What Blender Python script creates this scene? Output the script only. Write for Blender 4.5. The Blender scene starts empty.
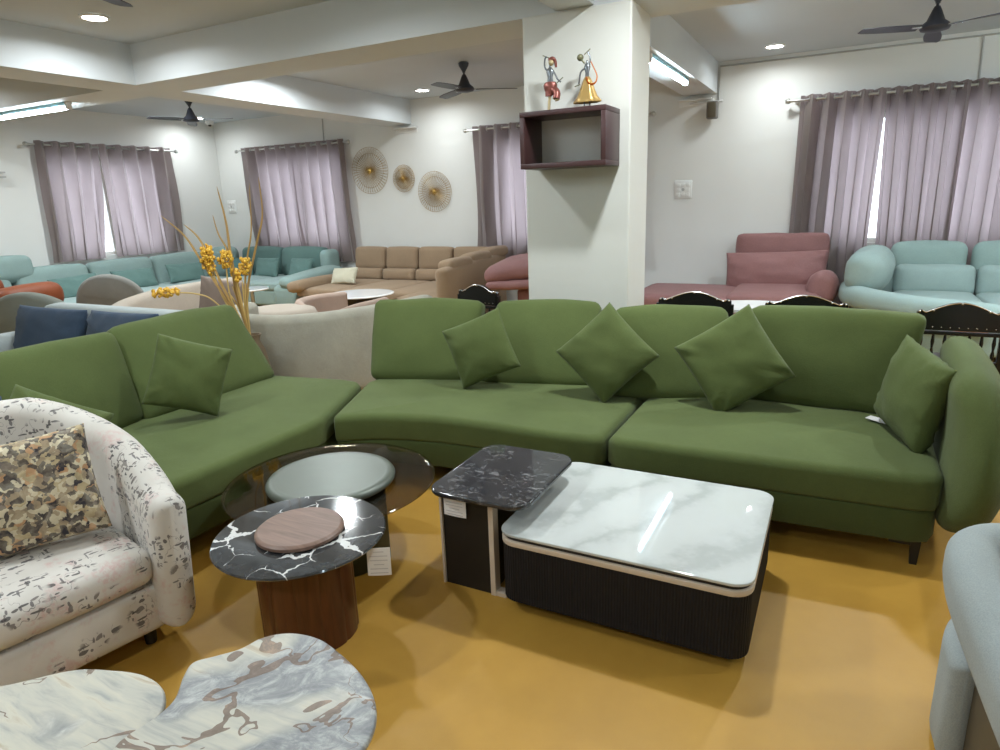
import bpy, bmesh, math, random
from math import pi, sin, cos, radians, sqrt
from mathutils import Vector, Matrix, noise
random.seed(7)
S = bpy.context.scene
COL = S.collection

# ------------------------------------------------------------------ camera
F, H = 653.0, 1.6
P_, R_, Y_ = radians(15.1), radians(-2.08), radians(-27.6)
fwd0 = Vector((sin(Y_), cos(Y_), 0)); right0 = Vector((cos(Y_), -sin(Y_), 0))
fwd = fwd0 * cos(P_) + Vector((0, 0, -1)) * sin(P_)
up0 = right0.cross(fwd)
rgt = right0 * cos(R_) + up0 * sin(R_)
upv = rgt.cross(fwd)
cam = bpy.data.cameras.new('camera'); co = bpy.data.objects.new('camera', cam); COL.objects.link(co)
m = Matrix((rgt, upv, -fwd)).transposed().to_4x4(); m.translation = (0, 0, H)
co.matrix_world = m
cam.sensor_width = 36; cam.sensor_fit = 'HORIZONTAL'; cam.lens = F / 1000 * 36
cam.clip_start = .05; cam.clip_end = 200
S.camera = co

# ------------------------------------------------------------------ materials
MATS = {}
class NT:
    def __init__(s, name):
        s.m = bpy.data.materials.new(name); s.m.use_nodes = True
        s.t = s.m.node_tree; s.n = s.t.nodes; s.p = s.n['Principled BSDF']; s.out = s.n['Material Output']
    def add(s, typ, **kw):
        nd = s.n.new(typ)
        for k, v in kw.items():
            if k in nd.inputs.keys() if hasattr(nd, 'inputs') else False: nd.inputs[k].default_value = v
            else: setattr(nd, k, v)
        return nd
    def l(s, a, b): s.t.links.new(a, b)
    def coords(s, scale=(1, 1, 1), rot=(0, 0, 0), loc=(0, 0, 0)):
        tc = s.n.new('ShaderNodeTexCoord'); mp = s.n.new('ShaderNodeMapping')
        mp.inputs['Scale'].default_value = scale; mp.inputs['Rotation'].default_value = rot; mp.inputs['Location'].default_value = loc
        s.l(tc.outputs['Object'], mp.inputs['Vector']); return mp.outputs['Vector']
    def noise(s, vec, scale, detail=3, rough=.5, dist=0.0):
        nd = s.n.new('ShaderNodeTexNoise'); nd.inputs['Scale'].default_value = scale; nd.inputs['Detail'].default_value = detail
        nd.inputs['Roughness'].default_value = rough; nd.inputs['Distortion'].default_value = dist
        s.l(vec, nd.inputs['Vector']); return nd
    def voro(s, vec, scale, feature='F1', rnd=1.0):
        nd = s.n.new('ShaderNodeTexVoronoi'); nd.feature = feature; nd.inputs['Scale'].default_value = scale
        nd.inputs['Randomness'].default_value = rnd; s.l(vec, nd.inputs['Vector']); return nd
    def ramp(s, fac, stops, interp='LINEAR'):
        nd = s.n.new('ShaderNodeValToRGB'); cr = nd.color_ramp; cr.interpolation = interp
        while len(cr.elements) < len(stops): cr.elements.new(.5)
        for e, (p, c) in zip(cr.elements, stops):
            e.position = p; e.color = (*c, 1) if len(c) == 3 else c
        s.l(fac, nd.inputs['Fac']); return nd.outputs['Color']
    def mix(s, fac, a, b, blend='MIX'):
        nd = s.n.new('ShaderNodeMix'); nd.data_type = 'RGBA'; nd.blend_type = blend
        for sock, v in ((nd.inputs[0], fac), (nd.inputs[6], a), (nd.inputs[7], b)):
            if isinstance(v, (int, float)): sock.default_value = v
            elif isinstance(v, tuple): sock.default_value = (*v, 1) if len(v) == 3 else v
            else: s.l(v, sock)
        return nd.outputs[2]
    def math(s, op, a, b=0.0):
        nd = s.n.new('ShaderNodeMath'); nd.operation = op
        for sock, v in ((nd.inputs[0], a), (nd.inputs[1], b)):
            if isinstance(v, (int, float)): sock.default_value = v
            else: s.l(v, sock)
        return nd.outputs[0]
    def vadd(s, v, n, amt):
        sc = s.n.new('ShaderNodeVectorMath'); sc.operation = 'SCALE'; sc.inputs['Scale'].default_value = amt; s.l(n, sc.inputs[0])
        ad = s.n.new('ShaderNodeVectorMath'); ad.operation = 'ADD'; s.l(v, ad.inputs[0]); s.l(sc.outputs[0], ad.inputs[1]); return ad.outputs[0]
    def bump(s, h, strength=.3, dist=.01):
        b = s.n.new('ShaderNodeBump'); b.inputs['Strength'].default_value = strength; b.inputs['Distance'].default_value = dist
        s.l(h, b.inputs['Height']); s.l(b.outputs['Normal'], s.p.inputs['Normal'])
    def base(s, c): s.l(c, s.p.inputs['Base Color'])

def lin(r, g, b):
    f = lambda c: (c / 12.92 if c <= .04045 else ((c + .055) / 1.055) ** 2.4)
    return (f(r / 255), f(g / 255), f(b / 255))

def plain(name, col, rough=.5, metal=0.0, spec=.5, coat=0.0):
    t = NT(name); t.p.inputs['Base Color'].default_value = (*col, 1); t.p.inputs['Roughness'].default_value = rough
    t.p.inputs['Metallic'].default_value = metal; t.p.inputs['Specular IOR Level'].default_value = spec
    t.p.inputs['Coat Weight'].default_value = coat
    v = t.coords(); n = t.noise(v, 6, 3)
    t.base(t.ramp(n.outputs['Fac'], [(.3, tuple(c * .95 for c in col)), (.7, tuple(min(1, c * 1.04) for c in col))]))
    return t.m

def fabric(name, col, var=.12, weave=260, bump=.25, rough=.92, sheen=.08, wr=0.0):
    t = NT(name); v = t.coords()
    n = t.noise(v, 3.0, 4, .6); fine = t.noise(v, weave, 2, .7)
    c = t.ramp(n.outputs['Fac'], [(.3, tuple(x * (1 - var) for x in col)), (.7, tuple(min(1, x * (1 + var)) for x in col))])
    c2 = t.mix(.35, c, t.ramp(fine.outputs['Fac'], [(.35, (.55, .55, .55)), (.65, (1, 1, 1))]), 'MULTIPLY')
    t.base(c2); t.p.inputs['Roughness'].default_value = rough; t.p.inputs['Sheen Weight'].default_value = sheen
    t.p.inputs['Specular IOR Level'].default_value = .2
    h = fine.outputs['Fac']
    if wr:
        w = t.noise(t.coords((1, 1, 1)), 7, 4, .6, .6)
        h = t.math('ADD', t.math('MULTIPLY', fine.outputs['Fac'], .12), t.math('MULTIPLY', w.outputs['Fac'], wr))
        t.bump(h, .5, .03)
    else: t.bump(h, bump, .002)
    return t.m

def emis(name, col, st):
    t = NT(name); e = t.n.new('ShaderNodeEmission'); e.inputs['Color'].default_value = (*col, 1); e.inputs['Strength'].default_value = st
    t.l(e.outputs[0], t.out.inputs['Surface']); return t.m

def wall_mat(name, col, rough=.75):
    t = NT(name); v = t.coords(); n = t.noise(v, 1.3, 4); f = t.noise(v, 60, 3)
    t.base(t.ramp(n.outputs['Fac'], [(.3, tuple(c * .96 for c in col)), (.7, col)]))
    t.p.inputs['Roughness'].default_value = rough; t.bump(f.outputs['Fac'], .12, .003); return t.m

M = {}
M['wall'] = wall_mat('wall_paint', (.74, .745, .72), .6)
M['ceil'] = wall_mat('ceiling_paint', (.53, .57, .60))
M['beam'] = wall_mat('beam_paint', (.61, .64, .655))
M['pillar'] = wall_mat('pillar_paint', (.69, .69, .645), .45)

def floor_mat():
    t = NT('golden_mat'); v = t.coords()
    n = t.noise(v, .9, 5, .6, .5); f = t.noise(v, 420, 2, .8); s2 = t.noise(v, 6, 4, .65)
    c = t.ramp(n.outputs['Fac'], [(.3, lin(182, 138, 58)), (.7, lin(202, 156, 68))])
    c = t.mix(.3, c, t.ramp(s2.outputs['Fac'], [(.3, (.80, .76, .66)), (.65, (1, 1, 1))]), 'MULTIPLY')
    c = t.mix(.3, c, t.ramp(f.outputs['Fac'], [(.3, (.7, .7, .7)), (.7, (1, 1, 1))]), 'MULTIPLY')
    t.base(c); t.p.inputs['Roughness'].default_value = .42; t.p.inputs['Specular IOR Level'].default_value = .35
    t.bump(f.outputs['Fac'], .2, .002); return t.m
M['floor'] = floor_mat()
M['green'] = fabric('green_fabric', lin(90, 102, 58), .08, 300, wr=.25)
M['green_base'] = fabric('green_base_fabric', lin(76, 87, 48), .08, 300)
M['aqua'] = fabric('aqua_fabric', lin(142, 164, 160), .06)
M['aqua_dark'] = fabric('teal_fabric', lin(98, 126, 121), .06)
M['aqua_pale'] = fabric('pale_aqua_fabric', lin(148, 168, 165), .06)
M['brown'] = fabric('mocha_fabric', lin(152, 130, 106), .06)
M['cream'] = fabric('cream_fabric', lin(200, 196, 174), .06)
M['maroon'] = fabric('dusty_rose_leather', lin(144, 104, 102), .08, 120, rough=.6, sheen=.05, wr=.2)
M['greyfab'] = fabric('light_grey_fabric', lin(170, 166, 152), .12, 220, wr=.45)
M['beige'] = fabric('beige_fabric', lin(178, 166, 152), .07)
M['pinkish'] = fabric('pinkish_beige_fabric', lin(172, 150, 136), .06)
M['taupe'] = fabric('taupe_fabric', lin(138, 122, 112), .06)
M['navy'] = fabric('blue_linen', lin(62, 78, 98), .1, 240, wr=.3)
M['bluegrey'] = fabric('blue_grey_fabric', lin(176, 184, 184), .06)
M['sage'] = fabric('sage_grey_fabric', lin(128, 132, 124), .1)
M['greych'] = fabric('grey_fabric', lin(126, 124, 118), .1)
M['rust'] = fabric('rust_leather', lin(128, 66, 36), .12, 90, rough=.5, sheen=.05)
M['coolgrey'] = fabric('cool_grey_fabric', lin(160, 168, 168), .06, 260)
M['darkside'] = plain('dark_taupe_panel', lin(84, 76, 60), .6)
M['blackwood'] = plain('black_lacquer', (.008, .008, .008), .25)
M['silver'] = plain('silver_trim', (.75, .75, .75), .25, 1.0)
M['chrome'] = plain('brushed_steel', (.62, .62, .6), .3, 1.0)
M['gold'] = plain('gold_metal', (.62, .42, .13), .32, 1.0)
M['goldleg'] = plain('brass_frame', (.75, .6, .25), .3, 1.0)
M['champ'] = plain('champagne_band', lin(214, 200, 184), .4, .1)
M['dark'] = plain('dark_leg', (.012, .010, .009), .5)
M['white'] = plain('white_plastic', (.78, .78, .76), .4)
M['whitegloss'] = plain('white_gloss_top', (.82, .82, .82), .12, coat=.5)
M['fan'] = plain('dark_fan_paint', (.018, .02, .028), .4)
M['pipe'] = plain('conduit_grey', (.42, .42, .4), .5)
M['speaker'] = plain('speaker_grey', (.16, .15, .14), .6)
M['shelfwood'] = plain('dark_walnut_board', lin(64, 40, 40), .4)
M['paper'] = plain('paper_tag', (.82, .80, .80), .6)
M['ink'] = plain('printed_ink', (.55, .53, .55), .7)
M['brasswire'] = plain('gold_wire', lin(170, 140, 88), .5, .4)
M['tube'] = emis('tube_glow', (.74, .91, 1.0), 45)
M['tubebody'] = plain('batten_body', lin(150, 200, 215), .25)  # cyan tint stands in for the tube's blue reflection on the batten
M['led'] = emis('led_glow', (1, .98, .94), 22)
M['leafdry'] = plain('dried_leaf', lin(176, 142, 84), .7)
M['stemy'] = plain('yellow_stem', lin(206, 176, 110), .6)
M['flower'] = plain('yellow_bloom', lin(226, 178, 62), .6)
M['vase'] = plain('glazed_vase', lin(120, 104, 84), .3)

def curtain_mat():
    t = NT('curtain_cloth'); v = t.coords((1, 1, 1)); f = t.noise(v, 160, 2); n = t.noise(v, 2, 3)
    c = t.ramp(n.outputs['Fac'], [(.3, lin(106, 98, 88)), (.7, lin(122, 112, 102))])
    t.base(c); t.p.inputs['Roughness'].default_value = .7; t.p.inputs['Sheen Weight'].default_value = .3
    tr = t.n.new('ShaderNodeBsdfTranslucent'); tr.inputs['Color'].default_value = (.60, .50, .54, 1)
    mx = t.n.new('ShaderNodeMixShader'); mx.inputs[0].default_value = .42
    t.l(t.p.outputs[0], mx.inputs[1]); t.l(tr.outputs[0], mx.inputs[2]); t.l(mx.outputs[0], t.out.inputs['Surface'])
    t.bump(f.outputs['Fac'], .15, .002); return t.m
M['curtain'] = curtain_mat()

def glass_mat(name, col, rough=.02, alpha=.5):
    t = NT(name); tr = t.n.new('ShaderNodeBsdfTransparent'); tr.inputs['Color'].default_value = (*col, 1)
    gl = t.n.new('ShaderNodeBsdfGlossy'); gl.inputs['Roughness'].default_value = rough
    lw = t.n.new('ShaderNodeLayerWeight'); lw.inputs['Blend'].default_value = .25
    f = t.math('ADD', t.math('MULTIPLY', lw.outputs['Fresnel'], .45), .04)
    mx = t.n.new('ShaderNodeMixShader'); t.l(f, mx.inputs[0]); t.l(tr.outputs[0], mx.inputs[1]); t.l(gl.outputs[0], mx.inputs[2])
    t.l(mx.outputs[0], t.out.inputs['Surface']); return t.m
M['smoked'] = glass_mat('smoked_glass', (.58, .53, .44))
M['pane'] = glass_mat('window_glass', (.95, .97, .97))

def black_marble(name, scale, vein, amt, base=(.022, .023, .025)):
    t = NT(name); v = t.coords(); n = t.noise(v, 6, 5, .6)
    d = t.vadd(v, n.outputs['Color'], .12)
    e = t.voro(d, scale, 'DISTANCE_TO_EDGE'); mask = t.noise(v, scale * .8, 2)
    w = t.math('MULTIPLY', t.ramp(mask.outputs['Fac'], [(.42, (0, 0, 0)), (.62, (1, 1, 1))]), vein)
    lines = t.math('LESS_THAN', e.outputs['Distance'], w)
    cloud = t.noise(v, 12, 6, .7, 1.0)
    c0 = t.ramp(cloud.outputs['Fac'], [(.3, base), (.75, tuple(b * 3.2 for b in base))])
    t.base(t.mix(t.math('MULTIPLY', lines, amt), c0, (.75, .75, .74)))
    t.p.inputs['Roughness'].default_value = .08; t.p.inputs['Coat Weight'].default_value = .4; t.p.inputs['Coat Roughness'].default_value = .05
    return t.m
M['drum_marble'] = black_marble('black_marble_bold_veins', 7.5, .048, .9)
def fleck_marble():
    t = NT('black_marble_fine_flecks'); v = t.coords(); w = t.noise(v, 7, 4)
    vv = t.vadd(t.coords((1, 1.6, 1), (0, 0, .6)), w.outputs['Color'], .08)
    n = t.noise(vv, 26, 6, .72, .8); big = t.noise(v, 5, 2)
    f = t.math('MULTIPLY', t.ramp(n.outputs['Fac'], [(.53, (0, 0, 0)), (.60, (1, 1, 1))]), t.ramp(big.outputs['Fac'], [(.45, (0, 0, 0)), (.65, (1, 1, 1))]))
    c0 = t.ramp(t.noise(v, 14, 6, .7, 1.0).outputs['Fac'], [(.35, lin(38, 38, 42)), (.7, lin(62, 62, 66))])
    t.base(t.mix(t.math('MULTIPLY', f, .5), c0, lin(170, 170, 172))); t.p.inputs['Roughness'].default_value = .1
    t.p.inputs['Coat Weight'].default_value = .3; return t.m
M['side_marble'] = fleck_marble()
def white_marble():
    t = NT('white_marble'); v = t.coords((1, 1, 1), (0, 0, .5)); n = t.noise(v, 3, 5, .6)
    d = t.vadd(v, n.outputs['Color'], .45); w = t.n.new('ShaderNodeTexWave'); w.inputs['Scale'].default_value = 1.1; w.inputs['Distortion'].default_value = 3.5
    w.inputs['Detail'].default_value = 4; t.l(d, w.inputs['Vector'])
    t.base(t.ramp(w.outputs['Fac'], [(0, lin(182, 186, 184)), (.10, lin(192, 196, 194)), (.35, lin(200, 204, 202)), (1, lin(204, 208, 206))]))
    t.p.inputs['Roughness'].default_value = .03; t.p.inputs['Coat Weight'].default_value = .2; t.p.inputs['Coat Roughness'].default_value = .02
    return t.m
M['white_marble'] = white_marble()
def swirl_marble(name, loc, rot, greyfac):
    t = NT(name); v = t.coords((1, 1, 1), (0, 0, rot), loc)
    n = t.noise(v, 2.2, 3, .5); d = t.vadd(v, n.outputs['Color'], .7)
    big = t.noise(d, 1.7, 2, .4); fine = t.noise(t.vadd(v, n.outputs['Color'], .3), 16, 8, .75, .6)
    streak = t.coords((2.5, 16, 4), (0, 0, rot + .5), loc); st = t.noise(t.vadd(streak, n.outputs['Color'], 1.6), 1.6, 6, .6, .4)
    white = t.ramp(st.outputs['Fac'], [(.3, lin(152, 154, 154)), (.48, lin(192, 190, 180)), (.62, lin(204, 200, 186)), (.74, lin(184, 170, 148))])
    grey = t.ramp(fine.outputs['Fac'], [(.32, lin(118, 122, 126)), (.5, lin(150, 152, 154)), (.66, lin(196, 198, 196))])
    mk = t.ramp(big.outputs['Fac'], [(greyfac - .015, (1, 1, 1)), (greyfac + .015, (0, 0, 0))])
    c = t.mix(mk, white, grey)
    v3 = t.noise(d, 2.6, 4, .55)
    band = t.math('ABSOLUTE', t.math('SUBTRACT', v3.outputs['Fac'], .52))
    msk = t.noise(v, 3.3, 2); bw = t.math('MULTIPLY', t.ramp(msk.outputs['Fac'], [(.45, (0, 0, 0)), (.62, (1, 1, 1))]), .015)
    bm = t.math('LESS_THAN', band, bw)
    brown = t.ramp(fine.outputs['Fac'], [(.3, lin(92, 74, 62)), (.55, lin(128, 108, 94)), (.7, lin(186, 150, 122))])
    c = t.mix(t.math('MULTIPLY', bm, .85), c, brown)
    t.base(c); t.p.inputs['Roughness'].default_value = .38; t.p.inputs['Specular IOR Level'].default_value = .3
    return t.m
M['swirl_a'] = swirl_marble('swirled_cream_marble', (1.3, .4, 0), .5, .36)
M['swirl_b'] = swirl_marble('grey_and_cream_marble', (.1, .95, 0), .2, .49)
def wood(name, a, b, scale=(26, 2, 2), rough=.35, rot=0.0):
    t = NT(name); v = t.coords(scale, (0, 0, rot)); n = t.noise(v, 1.6, 6, .6, .8)
    t.base(t.ramp(n.outputs['Fac'], [(.3, a), (.7, b)])); t.p.inputs['Roughness'].default_value = rough
    t.bump(n.outputs['Fac'], .1, .002); return t.m
M['walnut'] = wood('walnut_disc', lin(108, 84, 72), lin(138, 110, 96), (3, 30, 3), .45, .3)
M['drumwood'] = wood('dark_mahogany_drum', lin(66, 34, 20), lin(98, 54, 32), (20, 20, 2), .3)
def fluted():
    t = NT('black_fluted_panel'); t.p.inputs['Base Color'].default_value = (.011, .0115, .013, 1); t.p.inputs['Roughness'].default_value = .6
    v = t.coords((300, 300, 3)); n = t.noise(v, 1, 2); t.base(t.ramp(n.outputs['Fac'], [(.3, (.010, .010, .0125)), (.7, (.013, .013, .016))])); t.p.inputs['Specular IOR Level'].default_value = .25; return t.m
M['fluted'] = fluted()
M['greydisc'] = plain('grey_green_lacquer', lin(100, 106, 98), .38, .35)

def floral():
    t = NT('floral_upholstery'); v = t.coords(); wob = t.noise(v, 9, 3)
    basec = t.ramp(t.noise(v, 5, 4).outputs['Fac'], [(.3, lin(196, 190, 182)), (.7, lin(212, 207, 200))])
    pk = t.noise(v, 8, 3, .6, .5); pk2 = t.noise(v, 60, 3, .7)
    pm = t.math('MULTIPLY', t.ramp(pk.outputs['Fac'], [(.55, (0, 0, 0)), (.64, (1, 1, 1))]), t.ramp(pk2.outputs['Fac'], [(.4, (0, 0, 0)), (.6, (1, 1, 1))]))
    c = t.mix(t.math('MULTIPLY', pm, .42), basec, lin(196, 134, 132))
    clus = t.noise(v, 6.5, 2)
    cm = t.ramp(clus.outputs['Fac'], [(.45, (0, 0, 0)), (.50, (1, 1, 1))])
    for i, (sc, rot, th, colr) in enumerate(((( 52, 13, 26), (.4, .3, .6), .24, (72, 66, 66)), ((13, 54, 26), (.2, .7, -.5), .22, (96, 92, 92)), ((24, 15, 58), (.8, .1, .3), .22, (60, 56, 58)), ((58, 20, 17), (1.2, .5, -.9), .24, (112, 104, 100)))):
        vv = t.coords(sc, rot, (i * 3.1, i, 0)); vd = t.vadd(vv, wob.outputs['Color'], 1.6)
        vo = t.voro(vd, 1.0); mm = t.math('LESS_THAN', vo.outputs['Distance'], th)
        c = t.mix(t.math('MULTIPLY', t.math('MULTIPLY', mm, cm), .85), c, lin(*colr))
    st = t.noise(t.vadd(v, wob.outputs['Color'], .3), 7, 1)
    ln = t.math('LESS_THAN', t.math('ABSOLUTE', t.math('SUBTRACT', st.outputs['Fac'], .5)), .004)
    c = t.mix(t.math('MULTIPLY', t.math('MULTIPLY', ln, cm), .75), c, lin(104, 96, 92))
    t.base(c); t.p.inputs['Roughness'].default_value = .85; t.p.inputs['Sheen Weight'].default_value = .2
    f = t.noise(v, 260, 2); t.bump(f.outputs['Fac'], .2, .002); return t.m
M['floral'] = floral()
def camo():
    t = NT('blotched_flower_print'); v = t.coords(); n = t.noise(v, 26, 3); d = t.vadd(v, n.outputs['Color'], .06)
    vo = t.voro(d, 50); sep = t.n.new('ShaderNodeSeparateColor'); t.l(vo.outputs['Color'], sep.inputs[0])
    a = t.ramp(sep.outputs[0], [(0, lin(44, 42, 52)), (.34, lin(44, 42, 52)), (.36, lin(190, 172, 134)), (.5, lin(214, 204, 176)), (.7, lin(160, 142, 116)), (.84, lin(196, 150, 108)), (.93, lin(112, 104, 100))], 'CONSTANT')
    w = t.noise(d, 30, 4); c = t.mix(.28, a, t.ramp(w.outputs['Fac'], [(.35, lin(60, 54, 56)), (.5, lin(170, 152, 122)), (.68, lin(226, 218, 196))]))
    t.base(c); t.p.inputs['Roughness'].default_value = .85; return t.m
M['camo'] = camo()

R = radians
# ------------------------------------------------------------------ mesh helpers
def T(x=0, y=0, z=0, rx=0, ry=0, rz=0):
    return Matrix.Translation((x, y, z)) @ Matrix.Rotation(rz, 4, 'Z') @ Matrix.Rotation(ry, 4, 'Y') @ Matrix.Rotation(rx, 4, 'X')

def obj(name, bm, mat, parent=None, smooth=True, angle=45, label=None):
    me = bpy.data.meshes.new(name)
    bmesh.ops.recalc_face_normals(bm, faces=bm.faces[:])
    if smooth:
        for f in bm.faces: f.smooth = True
    bm.to_mesh(me); bm.free()
    if smooth and angle < 180: me.set_sharp_from_angle(angle=radians(angle))
    me.materials.append(mat)
    o = bpy.data.objects.new(name, me); COL.objects.link(o)
    if parent is not None: o.parent = parent
    if label: o['label'] = label
    return o

def tag(o, label, cat, group=None, kind=None):
    o['label'] = label; o['category'] = cat
    if group: o['group'] = group
    if kind: o['kind'] = kind
    return o

def thing(name, label, cat, loc=(0, 0, 0), rz=0.0, group=None):
    o = bpy.data.objects.new(name, None); o.empty_display_size = .1; COL.objects.link(o)
    o.location = loc; o.rotation_euler = (0, 0, rz); return tag(o, label, cat, group)

def struct(name, bm, mat, smooth=False):
    o = obj(name, bm, mat, None, smooth); o['kind'] = 'structure'; return o

def children(o): return list(o.children)
def dup(o, loc=None, rz=None, label=None, parent=None):
    c = o.copy(); COL.objects.link(c); c.parent = parent
    if loc is not None: c.location = loc
    if rz is not None: c.rotation_euler = (0, 0, rz)
    if label: c['label'] = label
    for ch in children(o): dup(ch, parent=c)
    return c

def B(): return bmesh.new()
def box(bm, x0, x1, y0, y1, z0, z1, bev=0.0, mt=None, seg=2):
    r = bmesh.ops.create_cube(bm, size=1.0); vs = r['verts']
    mat = Matrix.Translation(((x0 + x1) / 2, (y0 + y1) / 2, (z0 + z1) / 2)) @ Matrix.Diagonal((x1 - x0, y1 - y0, z1 - z0, 1))
    bmesh.ops.transform(bm, matrix=mat, verts=vs)
    if bev:
        es = list({e for v in vs for e in v.link_edges})
        rr = bmesh.ops.bevel(bm, geom=es, offset=bev, segments=seg, profile=.5, affect='EDGES'); vs = list({v for f in rr['faces'] for v in f.verts} | {v for v in vs if v.is_valid})
    if mt is not None: bmesh.ops.transform(bm, matrix=mt, verts=[v for v in vs if v.is_valid])
    return bm

def rbox(bm, sx, sy, sz, r, mt=None, n=10, puff=(0, 0, 0), wr=0.0, seed=0, warp=None):
    """soft rounded box centred on the origin; puff bulges each pair of faces"""
    hx, hy, hz = sx / 2, sy / 2, sz / 2
    tmp = bmesh.new(); bmesh.ops.create_cube(tmp, size=2.0)
    bmesh.ops.subdivide_edges(tmp, edges=tmp.edges[:], cuts=n, use_grid_fill=True)
    r = min(r, hx, hy, hz)
    for v in tmp.verts:
        c = v.co
        def sp(a): return math.copysign(min(1, abs(a) ** .8), a)
        u = Vector((sp(c.x), sp(c.y), sp(c.z)))
        p = Vector((u.x * hx, u.y * hy, u.z * hz))
        q = Vector((max(-hx + r, min(hx - r, p.x)), max(-hy + r, min(hy - r, p.y)), max(-hz + r, min(hz - r, p.z))))
        d = p - q
        if d.length > 1e-9: p = q + d.normalized() * r
        fx, fy, fz = 1 - (p.x / hx) ** 2, 1 - (p.y / hy) ** 2, 1 - (p.z / hz) ** 2
        p.x += math.copysign(puff[0], p.x) * max(0, fy * fz) * min(1, abs(p.x) / hx * 1.3)
        p.y += math.copysign(puff[1], p.y) * max(0, fx * fz) * min(1, abs(p.y) / hy * 1.3)
        p.z += math.copysign(puff[2], p.z) * max(0, fx * fy) * min(1, abs(p.z) / hz * 1.3)
        if wr: p += noise.noise_vector(p * 4.5 + Vector((seed * 3.7, seed, 0))) * wr
        if warp: p = warp(p)
        v.co = p
    if mt is not None: bmesh.ops.transform(tmp, matrix=mt, verts=tmp.verts[:])
    me = bpy.data.meshes.new('t'); tmp.to_mesh(me); tmp.free(); bm.from_mesh(me); bpy.data.meshes.remove(me)
    return bm

def pillow(bm, w, h, t, mt=None, n=22, conc=.07, wr=.006, seed=0):
    """scatter cushion in the XZ plane, pointed corners, pinched seams"""
    tmp = bmesh.new(); rows = {}
    for side in (1, -1):
        for i in range(n + 1):
            for j in range(n + 1):
                u = -1 + 2 * i / n; v = -1 + 2 * j / n
                u = sin(u * pi / 2) * .55 + u * .45; v = sin(v * pi / 2) * .55 + v * .45
                edge = i in (0, n) or j in (0, n)
                if edge and side == -1: rows[(side, i, j)] = rows[(1, i, j)]; continue
                x = w / 2 * u * (1 - conc * (1 - v * v) * abs(u)); z = h / 2 * v * (1 - conc * (1 - u * u) * abs(v))
                th = t / 2 * ((1 - u * u) ** .5 * (1 - v * v) ** .5) ** .75
                p = Vector((x, 0, z))
                cr = noise.noise(Vector((x * 9 + seed * 5.1, z * 9, side * 2.0))) * wr * 2.2
                rad = noise.noise(Vector((math.atan2(v, u) * 7 + seed, side * 3.0, seed))) * wr * 3.6 * (u * u + v * v) / 1.2
                p.y = side * (th + (0 if edge else (cr + rad) * min(1, th / (t * .2))))
                rows[(side, i, j)] = tmp.verts.new(p)
        for i in range(n):
            for j in range(n):
                a = [rows[(side, i, j)], rows[(side, i + 1, j)], rows[(side, i + 1, j + 1)], rows[(side, i, j + 1)]]
                try: tmp.faces.new(a if side == 1 else a[::-1])
                except ValueError: pass
    if mt is not None: bmesh.ops.transform(tmp, matrix=mt, verts=tmp.verts[:])
    me = bpy.data.meshes.new('t'); tmp.to_mesh(me); tmp.free(); bm.from_mesh(me); bpy.data.meshes.remove(me)
    return bm

def lathe(bm, prof, n=48, mt=None, sx=1.0, sy=1.0):
    vs = []
    rings = []; pp = []
    for i, (r, z) in enumerate(prof):
        if i and r < 1e-6 and prof[i - 1][0] > .05: pp.append((prof[i - 1][0] * .97, prof[i - 1][1] * .97 + z * .03))
        pp.append((r, z))
        if r < 1e-6 and i + 1 < len(prof) and prof[i + 1][0] > .05: pp.append((prof[i + 1][0] * .97, prof[i + 1][1] * .97 + z * .03))
    for r, z in pp:
        if r < 1e-6: v = bm.verts.new((0, 0, z)); rings.append([v]); vs.append(v); continue
        ring = [bm.verts.new((r * cos(2 * pi * k / n) * sx, r * sin(2 * pi * k / n) * sy, z)) for k in range(n)]
        rings.append(ring); vs += ring
    for a, b in zip(rings, rings[1:]):
        if len(a) == 1 and len(b) == 1: continue
        for k in range(n):
            k2 = (k + 1) % n
            if len(a) == 1: bm.faces.new((a[0], b[k], b[k2]))
            elif len(b) == 1: bm.faces.new((a[k], a[k2], b[0]))
            else: bm.faces.new((a[k], a[k2], b[k2], b[k]))
    if mt is not None: bmesh.ops.transform(bm, matrix=mt, verts=vs)
    return bm

def catmull(pts, n=6, closed=False):
    P = [Vector(p) for p in pts]; out = []; L = len(P)
    rng = range(L if closed else L - 1)
    for i in rng:
        p0 = P[(i - 1) % L] if (closed or i > 0) else P[0] * 2 - P[1]
        p1 = P[i]; p2 = P[(i + 1) % L]
        p3 = P[(i + 2) % L] if (closed or i + 2 < L) else P[-1] * 2 - P[-2]
        for k in range(n):
            t = k / n
            out.append(.5 * ((2 * p1) + (p2 - p0) * t + (2 * p0 - 5 * p1 + 4 * p2 - p3) * t * t + (3 * p1 - p0 - 3 * p2 + p3) * t ** 3))
    if not closed: out.append(P[-1].copy())
    return out

def tubep(bm, pts, r, n=8, smoothn=0, taper=None, flat=1.0):
    P = catmull(pts, smoothn) if smoothn else [Vector(p) for p in pts]
    rings = []; up = Vector((0, 0, 1)); prev = None
    for i, p in enumerate(P):
        d = (P[min(i + 1, len(P) - 1)] - P[max(i - 1, 0)]).normalized()
        if prev is None:
            a = d.cross(up if abs(d.z) < .9 else Vector((1, 0, 0))).normalized()
        else: a = (prev - d * prev.dot(d)).normalized()
        prev = a; b = d.cross(a)
        rr = r if taper is None else r * taper(i / (len(P) - 1))
        rings.append([bm.verts.new(p + a * cos(2 * pi * k / n) * rr + b * sin(2 * pi * k / n) * rr * flat) for k in range(n)])
    for A, Bq in zip(rings, rings[1:]):
        for k in range(n): bm.faces.new((A[k], A[(k + 1) % n], Bq[(k + 1) % n], Bq[k]))
    bm.faces.new(rings[0][::-1]); bm.faces.new(rings[-1])
    return bm

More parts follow.
